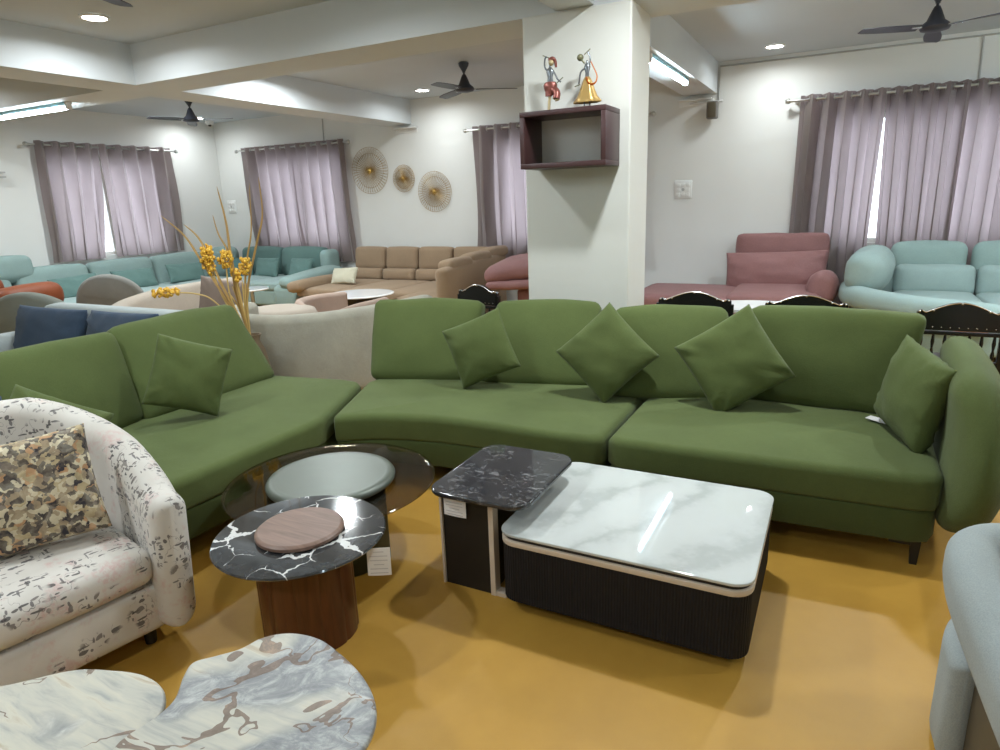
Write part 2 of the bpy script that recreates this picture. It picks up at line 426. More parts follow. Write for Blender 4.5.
def slab(bm, poly, z0, z1, r=.03, seg=4, crown=0.0, rb=None, topr=None):
    """prism from a plan polygon with rolled top and bottom edges (inset rings)"""
    P = [Vector((x, y)) for x, y in poly]; L = len(P)
    area = sum(P[i].x * P[(i + 1) % L].y - P[(i + 1) % L].x * P[i].y for i in range(L))
    if area < 0: P.reverse()
    nrm = []
    for i in range(L):
        a = (P[i] - P[i - 1]).normalized(); b = (P[(i + 1) % L] - P[i]).normalized()
        na = Vector((a.y, -a.x)); nb = Vector((b.y, -b.x)); nn = (na + nb)
        nn = nn / max(.25, nn.length_squared) * 2 if nn.length > 1e-6 else na
        if nn.length > 1.6: nn = nn.normalized() * 1.6
        nrm.append(nn)
    rb = r if rb is None else rb
    lv = []
    for k in range(seg + 1):
        a = pi / 2 * k / seg; lv.append((rb * (1 - sin(a)), z0 + rb * (1 - cos(a))))
    for k in range(seg + 1):
        a = pi / 2 * k / seg; lv.append((r * (1 - cos(a)), z1 - r * (1 - sin(a))))
    rings = [[bm.verts.new((P[i].x - nrm[i].x * ins, P[i].y - nrm[i].y * ins, z)) for i in range(L)] for ins, z in lv]
    for A, Bq in zip(rings, rings[1:]):
        for i in range(L):
            j = (i + 1) % L; bm.faces.new((A[i], A[j], Bq[j], Bq[i]))
    bm.faces.new(rings[0][::-1])
    if crown:
        cen = sum(P, Vector((0, 0))) / L; prev = rings[-1]
        for s in (.9, .75, .5, .25):
            ring = [bm.verts.new((cen.x + (v.co.x - cen.x) * s, cen.y + (v.co.y - cen.y) * s, z1 + crown * (1 - s ** 2.2))) for v in rings[-1]]
            for i in range(L):
                j = (i + 1) % L; bm.faces.new((prev[i], prev[j], ring[j], ring[i]))
            prev = ring
        bm.faces.new(prev)
    else:
        ins = r + .006
        inner = [bm.verts.new((P[i].x - nrm[i].x * ins, P[i].y - nrm[i].y * ins, z1)) for i in range(L)]
        for i in range(L):
            j = (i + 1) % L; bm.faces.new((rings[-1][i], rings[-1][j], inner[j], inner[i]))
        bm.faces.new(inner)
    return bm

def rrect(x0, x1, y0, y1, r, n=6):
    out = []
    for cx, cy, a0 in ((x1 - r, y1 - r, 0), (x0 + r, y1 - r, 90), (x0 + r, y0 + r, 180), (x1 - r, y0 + r, 270)):
        for k in range(n + 1):
            a = radians(a0 + 90 * k / n); out.append((cx + r * cos(a), cy + r * sin(a)))
    return out

def uwall(bm, path, th, z0, z1, r=.05, n=8, flare=0.0, thf=None, round_ends=True, lean=None):
    """upholstered wall swept along a plan path; z0/z1 numbers or functions of 0..1"""
    P = [Vector((p[0], p[1], 0)) for p in catmull([(x, y, 0) for x, y in path], n)]
    L = len(P); z0f = z0 if callable(z0) else (lambda s: z0); z1f = z1 if callable(z1) else (lambda s: z1)
    def ring(p, nn, tt, za, zb, rr):
        rr = min(rr, tt / 2 * .98, (zb - za) / 2 * .98); pts = []
        for cx, cz, a0 in ((tt / 2 - rr, zb - rr, 0), (-tt / 2 + rr, zb - rr, 90), (-tt / 2 + rr, za + rr, 180), (tt / 2 - rr, za + rr, 270)):
            for k in range(6):
                a = radians(a0 + 18 * k); pts.append((cx + rr * cos(a), cz + rr * sin(a)))
        out = []
        for o, z in pts:
            f = flare * (z - za) / (zb - za) if flare else 0
            out.append(bm.verts.new((p.x + nn.x * (o + f), p.y + nn.y * (o + f), z)))
        return out
    rings = []
    def dirn(i):
        return (P[min(i + 1, L - 1)] - P[max(i - 1, 0)]).normalized()
    seq = []
    for i in range(L):
        s = i / (L - 1); d = dirn(i); nn = Vector((d.y, -d.x, 0)); t = th * (thf(s) if thf else 1)
        seq.append((P[i], nn, t, z0f(s), z1f(s), r))
    if round_ends:
        for end, sg in ((0, -1), (-1, 1)):
            p, nn, t, za, zb, rr = seq[end]; d = dirn(0 if end == 0 else L - 1) * sg; ext = []
            R = min(t / 2, .12)
            for k in range(1, 6):
                a = pi / 2 * k / 5.3; ins = R * (1 - cos(a))
                ext.append((p + d * R * sin(a), nn, t - 2 * ins * (t / 2 / R) * .96, za + ins * .35, zb - ins * .5, rr))
            seq = (ext[::-1] + seq) if end == 0 else (seq + ext)
    rings = [ring(*q) for q in seq]
    m_ = len(rings[0])
    for A, Bq in zip(rings, rings[1:]):
        for k in range(m_): bm.faces.new((A[k], A[(k + 1) % m_], Bq[(k + 1) % m_], Bq[k]))
    bm.faces.new(rings[0][::-1]); bm.faces.new(rings[-1])
    return bm

def leg_bm(x, y, z1, w=.035, z0=0.0, taper=.6):
    bm = B(); prof = [(w * taper * .7, z0), (w * .7, z1)]
    vs0 = [bm.verts.new((x + a * w * taper / 2, y + b * w * taper / 2, z0)) for a, b in ((-1, -1), (1, -1), (1, 1), (-1, 1))]
    vs1 = [bm.verts.new((x + a * w / 2, y + b * w / 2, z1)) for a, b in ((-1, -1), (1, -1), (1, 1), (-1, 1))]
    bm.faces.new(vs0[::-1]); bm.faces.new(vs1)
    for i in range(4): bm.faces.new((vs0[i], vs0[(i + 1) % 4], vs1[(i + 1) % 4], vs1[i]))
    return bm

# ------------------------------------------------------------------ room shell
CZ = 3.1; BZ = 2.75
XW, YN, XE, YS = -10.35, 8.9, 3.8, -3.2
struct('floor', box(B(), XW - .2, XE + .2, YS - .2, YN + .2, -.1, 0), M['floor'])
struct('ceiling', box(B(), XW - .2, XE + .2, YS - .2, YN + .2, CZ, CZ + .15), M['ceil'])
def wall_open(name, axis, c0, c1, a0, a1, openings):
    bm = B()
    def bx(u0, u1, z0, z1):
        if axis == 'x': box(bm, u0, u1, c0, c1, z0, z1)
        else: box(bm, c0, c1, u0, u1, z0, z1)
    cur = a0
    for (o0, o1, z0, z1) in openings:
        bx(cur, o0, 0, CZ); bx(o0, o1, 0, z0); bx(o0, o1, z1, CZ); cur = o1
    bx(cur, a1, 0, CZ)
    return struct(name, bm, M['wall'])
NW = [(-9.35, -7.5, .95, 2.38), (-4.6, -2.6, .95, 2.38), (-.25, 2.5, .95, 2.38)]
WW = [(5.85, 7.6, .95, 2.38)]
wall_open('wall_north', 'x', YN, YN + .2, XW - .2, XE + .2, NW)
wall_open('wall_west', 'y', XW - .2, XW, YS - .2, YN, WW)
struct('wall_east', box(B(), XE, XE + .2, YS - .2, YN, 0, CZ), M['wall'])
struct('wall_south', box(B(), XW, XE, YS - .2, YS, 0, CZ), M['wall'])
def window(i, axis, c, o0, o1, z0, z1):
    bm = B()
    def bx(u0, u1, za, zb, d=.03):
        if axis == 'x': box(bm, u0, u1, c - d, c + d, za, zb)
        else: box(bm, c - d, c + d, u0, u1, za, zb)
    w = .05
    bx(o0, o1, z0, z0 + w); bx(o0, o1, z1 - w, z1); bx(o0, o0 + w, z0 + w, z1 - w); bx(o1 - w, o1, z0 + w, z1 - w)
    k = max(2, round((o1 - o0) / .9))
    for q in range(1, k):
        u = o0 + (o1 - o0) * q / k; bx(u - .025, u + .025, z0 + w, z1 - w)
    o = struct('window_%d' % i, bm, M['white'])
    g = B()
    if axis == 'x': box(g, o0 + w, o1 - w, c - .004, c + .004, z0 + w, z1 - w)
    else: box(g, c - .004, c + .004, o0 + w, o1 - w, z0 + w, z1 - w)
    obj('pane', g, M['pane'], o, False)
for i, (a, b, c, d) in enumerate(NW): window(i + 1, 'x', YN + .12, a, b, c, d)
window(4, 'y', XW - .12, *WW[0])
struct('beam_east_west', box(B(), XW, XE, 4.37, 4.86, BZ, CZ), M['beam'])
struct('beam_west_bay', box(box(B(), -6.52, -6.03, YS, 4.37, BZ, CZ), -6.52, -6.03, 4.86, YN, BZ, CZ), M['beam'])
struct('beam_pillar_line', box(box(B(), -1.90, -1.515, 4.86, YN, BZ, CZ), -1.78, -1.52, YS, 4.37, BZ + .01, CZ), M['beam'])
struct('pillar', box(B(), -2.02, -1.27, 4.36, 4.80, 0, BZ + .005, .012), M['pillar'])
struct('baseboard_north', box(B(), XW, XE, YN - .015, YN, 0, .09), M['beam'])
struct('baseboard_west', box(B(), XW, XW + .015, YS, YN - .015, 0, .09), M['beam'])

# ------------------------------------------------------------------ curtains
def curtain_set(axis, c, ra, rb, panels, z0, rodz, rodlabel, labels, grp, sgn=1):
    """axis x: rod runs along x at y=c ; axis y: rod along y at x=c"""
    def pt(u, d, z): return (u, c + d, z) if axis == 'x' else (c + d, u, z)
    rod = thing('curtain_rod', rodlabel, 'curtain rod', pt(ra, 0, rodz), 0, 'steel curtain rods')
    org = Vector(pt(ra, 0, rodz))
    def loc(p): return Vector(p) - org
    obj('rod', tubep(B(), [loc(pt(ra, 0, rodz)), loc(pt(rb, 0, rodz))], .014, 10), M['chrome'], rod)
    for e in (ra, rb):
        s = -1 if e == ra else 1
        bm = B(); bmesh.ops.create_uvsphere(bm, u_segments=14, v_segments=10, radius=.032, matrix=Matrix.Translation(loc(pt(e + s * .035, 0, rodz))))
        tubep(bm, [loc(pt(e, 0, rodz)), loc(pt(e + s * .02, 0, rodz))], .02, 10)
        obj('finial', bm, M['chrome'], rod)
    wd = YN - c if axis == 'x' else XW - c
    for e in (ra + .06, rb - .06) + (((ra + rb) / 2,) if rb - ra > 3 else ()):
        bm = tubep(B(), [loc(pt(e, wd * .97, rodz)), loc(pt(e, 0, rodz))], .01, 8)
        tubep(bm, [loc(pt(e, wd * .999, rodz)), loc(pt(e, wd * .9, rodz))], .03, 12)
        obj('bracket', bm, M['chrome'], rod)
    for k, (a0, a1, b0, b1, nf, lab, seed, zb) in enumerate(panels):
        bm = B(); nu, nv = nf * 12, 16; g = {}
        topz = rodz + .05
        for i in range(nu + 1):
            s = i / nu
            for j in range(nv + 1):
                t = j / nv
                z = topz + (zb - topz) * t
                u = (a0 + (a1 - a0) * s) * (1 - t) + (b0 + (b1 - b0) * s) * t
                ph = s * nf * 2 * pi
                amp = .070 * (1 - .2 * t)
                q_ = sin(ph + .5 * noise.noise(Vector((s * 5 + seed, t * 1.2, 0))) * t * 4); d = math.copysign(abs(q_) ** .7, q_) * amp; u += .028 * sin(2 * ph) * (.4 + .6 * t)
                u += .03 * t * noise.noise(Vector((s * 4, seed, t)))
                d += .03 * t * noise.noise(Vector((s * 6 + seed, 2, t * 1.5)))
                zz = z + (.004 * sin(ph * 2) if j == 0 else 0)
                g[i, j] = bm.verts.new(Vector(pt(u, d, zz)) - Vector(pt(a0, 0, rodz)))
        for i in range(nu):
            for j in range(nv): bm.faces.new((g[i, j], g[i + 1, j], g[i + 1, j + 1], g[i, j + 1]))
        th = thing('curtain', lab, 'curtain', pt(a0, 0, rodz), 0, grp)
        o = obj('cloth', bm, M['curtain'], th, True, 180)
        # eyelets: steel rings where the cloth crosses the rod
        ey = B()
        for q in range(nf * 2):
            s = (q + .5) / (nf * 2); s = q / (nf * 2) + .25 / nf * 0
            if q == 0: continue
            u = a0 + (a1 - a0) * s
            e = B(); pts = [Vector(pt(u + .004, .028 * cos(2 * pi * r / 10), rodz + .028 * sin(2 * pi * r / 10))) - Vector(pt(a0, 0, rodz)) for r in range(11)]
            tubep(e, pts, .006, 6); obj('eyelet', e, M['chrome'], th)
G = 'taupe eyelet curtains'
curtain_set('y', XW + .12, 5.6, 7.92, [
    (5.68, 6.6, 5.62, 6.42, 4, 'leftmost taupe curtain in the photo, above the pale aqua corner sofa', 1, .92),
    (6.6, 7.84, 6.60, 7.84, 5, 'taupe curtain on the west wall beside the bright gap, next to the room corner', 2, .92)], .92, 2.57,
    'steel curtain rod with ball ends over the pale aqua sofa on the west wall', None, G)
curtain_set('x', YN - .12, -9.68, -7.22, [
    (-9.6, -8.42, -9.52, -8.32, 5, 'taupe curtain just right of the room corner, behind the yellow dried flowers', 3, .66),
    (-8.42, -7.28, -8.36, -7.2, 5, 'taupe curtain immediately left of the largest wire wall disc', 4, .66)], .66, 2.57,
    'steel curtain rod between the room corner and the wire wall discs', None, G)
curtain_set('x', YN - .12, -4.98, -2.3, [
    (-4.9, -3.7, -4.88, -3.66, 5, 'taupe curtain half hidden by the dark box shelf, behind the mocha sofa', 5, .7),
    (-3.7, -2.4, -3.66, -2.36, 5, 'taupe curtain behind the white pillar', 6, .7)], .7, 2.57,
    'steel curtain rod passing behind the pillar with the box shelf', None, G)
curtain_set('x', YN - .12, -.66, 3.0, [
    (-.56, .30, -.60, .26, 5, 'taupe curtain behind the dusty rose recliner, left of the bright slit', 7, .22),
    (.30, 1.06, .36, 1.04, 5, 'taupe curtain just right of the bright slit, above the aqua sofa', 8, .22),
    (1.02, 2.3, .98, 2.3, 7, 'taupe curtain at the right edge of the photo behind the aqua sofa', 9, .22)], .22, 2.57,
    'long steel curtain rod above the aqua sofa near the window slit', None, G)

# ------------------------------------------------------------------ ceiling fittings
def downlight(x, y, label, pw=30):
    t = thing('downlight', label, 'ceiling light', (x, y, CZ), 0, 'round recessed ceiling lights')
    bm = lathe(B(), [(.088, -.002), (.105, -.002), (.108, -.014), (.092, -.018), (.086, -.012)], 32); obj('trim_ring', bm, M['white'], t)
    bm = lathe(B(), [(0, -.010), (.088, -.010), (.088, -.004), (0, -.004)], 32); obj('diffuser', bm, M['led'], t, label='glowing white diffuser')
    ld = bpy.data.lights.new('downlight_lamp', 'AREA'); ld.shape = 'DISK'; ld.size = .17; ld.energy = pw; ld.color = (.90, .97, 1); ld.spread = radians(165)
    lo = bpy.data.objects.new('lamp', ld); COL.objects.link(lo); lo.parent = t; lo.location = (0, 0, -.022)
for x, y, l, pw in ((-5.4, 3.65, 'round recessed light nearest the upper left, in the bay before the long beam', 17), (-5.37, 8.25, 'round recessed light beside the fan above the wire wall discs', 9),
                (-.83, 8.3, 'round recessed light in the bay right of the pillar', 9), (-9.8, 8.1, 'round recessed light behind the small far fan in the west bay', 9)): downlight(x, y, l, pw)
# unseen lights added as fill; the first is inferred from the shelf shadow
for x, y, pw in ((-.85, 3.4, 34), (-3.1, 3.2, 20), (.5, 5.7, 40), (-5.4, 5.9, 48), (-9.0, 3.6, 30), (-8.2, 5.9, 48), (2.7, 3.65, 24), (2.7, 6.2, 30), (-3.2, .6, 26), (-.6, -1.2, 22), (-5.4, -1.2, 20)):
    downlight(x, y, 'unseen round fill light set into the showroom ceiling', pw)

def tube_light(x, y, z, ln, rz, label):
    t = thing('tube_light', label, 'tube light', (x, y, z), rz, 'ceiling tube lights')
    bm = box(B(), -ln / 2, ln / 2, -.03, .03, -.035, 0, .006); obj('batten', bm, M['tubebody'], t)
    for s in (-1, 1):
        obj('end_cap', box(B(), s * ln / 2 - .02, s * ln / 2 + .02, -.03, .03, -.075, -.0, .006), M['white'], t)
    obj('tube', tubep(B(), [(-ln / 2 + .02, 0, -.058), (ln / 2 - .02, 0, -.058)], .017, 12), M['tube'], t, label='glowing fluorescent tube')
    return t
tube_light(-1.60, 6.75, BZ, 1.5, pi / 2, 'lit tube light under the beam right of the pillar')
for tx, ty, rz_ in ((2.6, 7.4, 0), (1.6, 4.98, 0), (-3.6, 1.4, 0), (-3.2, -1.6, 0), (1.5, .2, 0)):  # unseen tubes added to throw cool light on ceiling and beam faces
    tube_light(tx, ty, BZ if ty == 4.98 else CZ, 1.3, rz_, 'unseen fill tube added to brighten the ceiling')
tube_light(-8.1, 4.55, BZ, 1.35, 0, 'lit tube light under the beam at the upper left edge of the photo')

def fan(x, y, label, ang, bl=.6):
    t = thing('ceiling_fan', label, 'ceiling fan', (x, y, CZ), radians(ang), 'dark ceiling fans')
    obj('canopy', lathe(B(), [(0, 0), (.045, 0), (.06, -.012), (.055, -.04), (.018, -.10), (.018, -.11), (0, -.11)], 28), M['fan'], t)
    obj('downrod', tubep(B(), [(0, 0, -.05), (0, 0, -.2)], .011, 12), M['fan'], t)
    obj('motor', lathe(B(), [(0, -.13), (.02, -.13), (.035, -.16), (.065, -.235), (.10, -.262), (.112, -.285), (.10, -.305), (.05, -.318), (0, -.32)], 36), M['fan'], t)
    for k in range(3):
        bm = B(); a = radians(120 * k); n = 12; top = []; bot = []
        for i in range(n + 1):
            s = i / n; r = .13 + (bl - .13) * s; w = .045 + .022 * sin(pi * min(1, s * 1.1) * .8); 
            if i == n: w *= .7
            tw = .012 * (1 - s * .5)
            for q, lst in ((1, top), (-1, bot)):
                lst.append((r, q * w, -.285 + q * tw - .01 * s))
        vt = [[bm.verts.new(Vector(p) + Vector((0, 0, dz))) for p in lst] for lst in (top, bot) for dz in (.003, -.003)]
        A, Aq, Bt, Bq = vt
        for i in range(n):
            bm.faces.new((A[i], A[i + 1], Bt[i + 1], Bt[i])); bm.faces.new((Aq[i], Bq[i], Bq[i + 1], Aq[i + 1]))
            bm.faces.new((A[i], Aq[i], Aq[i + 1], A[i + 1])); bm.faces.new((Bt[i], Bt[i + 1], Bq[i + 1], Bq[i]))
        bm.faces.new((A[0], Bt[0], Bq[0], Aq[0])); bm.faces.new((A[n], Aq[n], Bq[n], Bt[n]))
        bmesh.ops.transform(bm, matrix=Matrix.Rotation(a, 4, 'Z'), verts=bm.verts[:])
        b = obj('blade', bm, M['fan'], t)
        bm = box(B(), .09, .19, -.018, .018, -.290, -.280); bmesh.ops.transform(bm, matrix=Matrix.Rotation(a, 4, 'Z'), verts=bm.verts[:])
        obj('blade_bracket', bm, M['silver'], b, label='bright metal blade bracket')
fan(-3.97, 6.98, 'dark ceiling fan left of the pillar, above the mocha sofa', 27)
fan(-8.25, 6.74, 'small-looking far dark ceiling fan in the west bay near the corner', 20)
fan(.52, 6.82, 'dark ceiling fan cut by the top edge, right of the pillar', 87)
fan(-3.80, 2.32, 'dark ceiling fan of which only a blade tip shows at the upper left', 107, .62)

# wall fittings
def conduit(name, pts, label, r=.01):
    o = obj(name, tubep(B(), pts, r, 8), M['pipe']); tag(o, label, 'conduit'); return o
conduit('conduit_pipe', [(-7.76, YN - .012, 3.09), (-7.78, YN - .012, 2.63)], 'thin vertical conduit above the curtains left of the wire discs')
conduit('conduit_pipe', [(-1.49, YN - .012, 2.66), (-1.49, YN - .012, 3.05), (3.3, YN - .012, 3.05)], 'long thin conduit following the top of the wall right of the pillar')
conduit('conduit_pipe', [(1.12, YN - .012, 3.04), (1.13, YN - .012, 2.6)], 'short vertical conduit dropping to the curtain rod by the right fan')
def switchplate(x, label):
    t = thing('switch_plate', label, 'switch', (x, YN, 1.63), 0, 'white switch plates')
    obj('plate', box(B(), -.11, .11, -.014, 0, -.115, .115, .005), M['white'], t)
    for i in range(3):
        for j in range(3):
            if (i, j) == (1, 1): continue
            obj('switch', box(B(), -.085 + .06 * i, -.037 + .06 * i, -.022, -.010, -.085 + .06 * j, -.04 + .06 * j, .003), M['white'], t)
    bm = lathe(B(), [(0, 0), (.02, 0), (.018, .012), (0, .012)], 16, T(0, -.012, 0, pi / 2)); obj('regulator_knob', bm, M['pipe'], t)
switchplate(-1.88, 'white switch plate on the wall right of the pillar')
switchplate(-10.14, 'white switch plate in the corner behind the dried flowers')
t = thing('speaker', 'small dark wall speaker hung under the beam end right of the pillar', 'speaker', (-1.54, YN, 2.55))
obj('cabinet', rbox(B(), .13, .11, .2, .02, T(0, -.12, 0)), M['speaker'], t)
obj('grille', box(B(), -.05, .05, -.181, -.172, -.085, .085, .004), M['darkside'], t)
obj('mounting_bracket', tubep(tubep(B(), [(0, 0, .1), (0, -.1, .13), (0, -.12, .08)], .01, 8), [(-.3, -.02, .11), (.1, -.02, .11)], .011, 8), M['white'], t)
for x, l in ((-6.1, 'white angle bracket under the beam end above the wire discs'), (-1.75, 'white angle bracket under the beam end beside the small speaker')):
    bm = box(B(), -.22, .18, -.08, 0, -.06, -.045); box(bm, -.22, .18, -.012, 0, -.12, -.045)
    o = obj('angle_bracket', bm, M['white'], None, False); o.location = (x, YN, BZ); tag(o, l, 'bracket')
t = thing('security_camera', 'small white dome camera in the ceiling corner by the far fan', 'camera', (-10.1, 8.62, CZ))
obj('housing', lathe(B(), [(0, 0), (.07, 0), (.075, -.03), (.06, -.06), (0, -.07)], 24), M['white'], t)
obj('lens', lathe(B(), [(0, -.062), (.03, -.062), (.025, -.085), (0, -.095)], 16), M['dark'], t)
o = obj('wall_ledge', box(box(B(), -10.35, -10.2, 4.6, 5.22, 2.17, 2.19), -10.35, -10.2, 4.6, 5.22, 2.11, 2.13), M['pipe'], None, False)
tag(o, 'pair of thin grey wall rails at the left edge of the photo', 'rail')
def sunburst(x, z, r, label):
    t = thing('wall_disc', label, 'wall decoration', (x, YN, z), 0, 'gold wire wall discs')
    bm = B(); n = 44
    for k in range(n):
        a = 2 * pi * k / n; rr = r * (.93 + .07 * random.random()); a2 = a + .10
        tubep(bm, [(r * .1 * cos(a), -.045, r * .1 * sin(a)), (r * .55 * cos(a + .05), -.05, r * .55 * sin(a + .05)), (rr * cos(a2), -.03, rr * sin(a2))], .0026, 4)
        tubep(bm, [(r * .1 * cos(a), -.04, r * .1 * sin(a)), (r * .6 * cos(a - .05), -.035, r * .6 * sin(a - .05)), (rr * .96 * cos(a - .1), -.02, rr * .96 * sin(a - .1))], .0022, 4)
    obj('wire_rays', bm, M['brasswire'], t)
    bm = B()
    for q in (.72, .97):
        tubep(bm, [(r * q * cos(2 * pi * k / 40), -.03, r * q * sin(2 * pi * k / 40)) for k in range(41)], .0028, 4)
    obj('wire_rim', bm, M['brasswire'], t)
    obj('hub', lathe(B(), [(0, 0), (.034 * r / .3, 0), (.038 * r / .3, .03), (.02 * r / .3, .055), (0, .06)], 24, T(0, -.005, 0, pi / 2)), M['gold'], t, label='polished gold hub')
sunburst(-6.87, 2.11, .37, 'largest gold wire sunburst disc, next to the curtain')
sunburst(-6.22, 1.96, .21, 'smallest gold wire sunburst disc, between the two big ones')
sunburst(-5.66, 1.74, .31, 'lowest gold wire sunburst disc, above the mocha sofa')

# ------------------------------------------------------------------ box shelf and figurines
t = thing('box_shelf', 'dark brown open box shelf mounted on the white pillar', 'shelf', (-1.63, 4.36, 1.78))
for nm, a in (('bottom_board', (-.29, .29, -.29, 0, 0, .032)), ('top_board', (-.29, .29, -.29, 0, .318, .35)), ('side_board', (-.29, -.258, -.29, 0, .032, .318)), ('side_board', (.258, .29, -.29, 0, .032, .318))):
    obj(nm, box(B(), *a, .003), M['shelfwood'], t)
FZ = 2.131
cA = plain('figurine_red', lin(140, 84, 76), .35, .5); cB = plain('figurine_grey', lin(120, 124, 128), .35, .7)
cC = plain('figurine_gold', lin(182, 150, 92), .35, .5); cD = plain('figurine_cream', lin(188, 170, 130), .5, .2); cE = plain('figurine_olive', lin(120, 118, 90), .5, .4)
def dirx(u): return u * .89   # figures stand parallel to the shelf
t = thing('figurine', 'metal dancer man figurine in red turban and baggy trousers holding sticks, on the box shelf', 'figurine', (-1.755, 4.2, FZ), 0, 'metal dancer figurines')
bm = tubep(B(), [(-.012, 0, .006), (-.008, 0, .06), (0, 0, .105)], .0085, 10); tubep(bm, [(-.045, -.03, .004), (-.012, 0, .006)], .006, 8)
tubep(bm, [(.04, -.02, .058), (.06, -.02, .062)], .008, 8); obj('lower_legs', bm, cD, t)
bm = lathe(B(), [(0, .085), (.02, .09), (.034, .12), (.04, .145), (.03, .16), (0, .165)], 20, None, 1.1, .7); tubep(bm, [(.01, 0, .125), (.045, -.01, .10), (.045, -.02, .065)], .022, 10, 5); tubep(bm, [(-.01, 0, .13), (-.012, 0, .085)], .021, 10)
obj('trousers', bm, cA, t)
bm = lathe(B(), [(0, .15), (.02, .152), (.016, .185), (.024, .215), (.018, .23), (.007, .238), (.007, .25)], 18, None, 1, .6); obj('torso', bm, cB, t)
bm = B(); bmesh.ops.create_uvsphere(bm, u_segments=16, v_segments=12, radius=.017, matrix=T(.008, 0, .262)); tubep(bm, [(.004, -.016, .262), (.003, -.021, .259)], .003, 6); obj('head', bm, cD, t)
bm = tubep(B(), [(-.004, .004, .276), (.018, 0, .282), (.03, .008, .268), (.034, .01, .236)], .014, 10, 4, lambda s: 1 - .45 * s); obj('turban', bm, cA, t)
bm = tubep(B(), [(-.018, 0, .222), (-.034, 0, .245), (-.032, 0, .285), (-.02, 0, .297)], .005, 8, 4); tubep(bm, [(.018, 0, .22), (.04, -.01, .19), (.055, -.02, .168), (.075, -.02, .152)], .005, 8, 4); obj('arms', bm, cB, t)
bm = tubep(B(), [(-.045, 0, .305), (.002, 0, .285)], .0028, 6); tubep(bm, [(.045, -.02, .145), (.09, -.02, .175)], .0028, 6); obj('dance_sticks', bm, cE, t)
t = thing('figurine', 'metal dancer woman figurine in a flared gold skirt with raised arm, on the box shelf', 'figurine', (-1.505, 4.2, FZ), 0, 'metal dancer figurines')
bm = B()
for s in (-.018, .016): tubep(bm, [(s, 0, 0), (s, 0, .045)], .004, 8); tubep(bm, [(s, -.012, .003), (s, 0, .003)], .0045, 6)
obj('legs', bm, cB, t)
bm = B(); n = 36; rg = []
for r, z in ((.078, .03), (.082, .036), (.06, .06), (.042, .10), (.026, .145), (.014, .165), (.0, .166)):
    rg.append([bm.verts.new((r * cos(2 * pi * k / n) * (1 + .08 * cos(6 * 2 * pi * k / n)), r * .6 * sin(2 * pi * k / n) * (1 + .08 * cos(6 * 2 * pi * k / n)), z)) for k in range(n)])
for a, b in zip(rg, rg[1:]):
    for k in range(n): bm.faces.new((a[k], a[(k + 1) % n], b[(k + 1) % n], b[k]))
obj('skirt', bm, cC, t, True, 180)
bm = lathe(B(), [(0, .155), (.014, .157), (.011, .185), (.02, .215), (.012, .232), (.005, .24), (.005, .25)], 18, None, 1, .6); obj('torso', bm, cB, t)
bm = B(); bmesh.ops.create_uvsphere(bm, u_segments=16, v_segments=12, radius=.019, matrix=T(-.042, 0, .268)); tubep(bm, [(-.016, 0, .236), (-.035, 0, .256)], .005, 8); tubep(bm, [(-.05, -.018, .266), (-.053, -.023, .263)], .003, 6); obj('head', bm, cE, t)
bm = tubep(B(), [(.012, 0, .222), (.018, 0, .26), (.004, 0, .292)], .005, 8, 4); tubep(bm, [(-.014, 0, .21), (-.036, -.01, .19), (-.044, -.02, .13)], .005, 8, 4); obj('arms', bm, cB, t)
bm = tubep(B(), [(-.018, 0, .28), (.018, 0, .306)], .0028, 6); tubep(bm, [(-.07, -.02, .118), (-.036, -.02, .126)], .003, 6); obj('dance_sticks', bm, cE, t)
bm = tubep(B(), [(.014, .01, .25), (.036, .01, .21), (.056, .01, .165), (.048, 0, .13), (.02, -.02, .125), (.0, -.02, .16)], .008, 8, 6, None, .35); obj('scarf', bm, plain('figurine_orange', lin(196, 108, 40), .4, .3), t)

for o in bpy.data.objects:
    if o.name.startswith('figurine'): o.scale = (1.08, 1.08, 1.12)
# ------------------------------------------------------------------ green sectional sofa
sofa = thing('sectional_sofa', 'large olive green corner sofa with loose back cushions across the middle of the room', 'sofa', (-1.5, 3.2, 0))
SO = Vector((-1.5, 3.2, 0))
def sl(x, y): return (x - SO.x, y - SO.y)
right = [sl(*p) for p in ((-.965, 3.01), (-.90, 2.965), (-.6, 2.965), (0, 2.985), (.38, 3.0), (.45, 3.03), (.475, 3.1), (.475, 3.98), (.43, 4.02), (-.93, 4.02), (-.965, 3.98))]
mid = [sl(*p) for p in ((-2.51, 2.72), (-2.44, 2.76), (-2.33, 2.83), (-2.16, 2.89), (-1.95, 2.93), (-1.7, 2.945), (-1.4, 2.935), (-1.2, 2.93), (-1.03, 2.95), (-.985, 3.0), (-.985, 3.9), (-1.03, 4.02), (-2.3, 3.9), (-2.72, 3.62), (-2.80, 3.5), (-2.81, 3.40), (-2.55, 2.76))]
left = [sl(*p) for p in ((-2.60, 1.66), (-2.565, 1.71), (-2.555, 2.0), (-2.555, 2.4), (-2.55, 2.60), (-2.56, 2.69), (-2.83, 3.36), (-2.88, 3.40), (-3.0, 3.41), (-3.75, 3.30), (-3.83, 3.2), (-3.83, 1.70), (-3.78, 1.65))]
for poly, nm in ((right, 'r'), (mid, 'm'), (left, 'l')):
    P = [Vector(p) for p in poly]
    fine = []
    for i in range(len(P)):
        a, b = P[i], P[(i + 1) % len(P)]; k = max(1, int((b - a).length / .12))
        for q in range(k): fine.append(tuple(a + (b - a) * q / k))
    obj('seat', slab(B(), fine, .265, .425, .045, 5, .018, .02), M['green'], sofa, True, 60)
    cen = sum(P, Vector((0, 0))) / len(P)
    inset = [((p[0] - cen.x) * .985 + cen.x, (p[1] - cen.y) * .98 + cen.y) for p in fine]
    obj('base', slab(B(), inset, .115, .268, .015, 2), M['green_base'], sofa, True, 60)
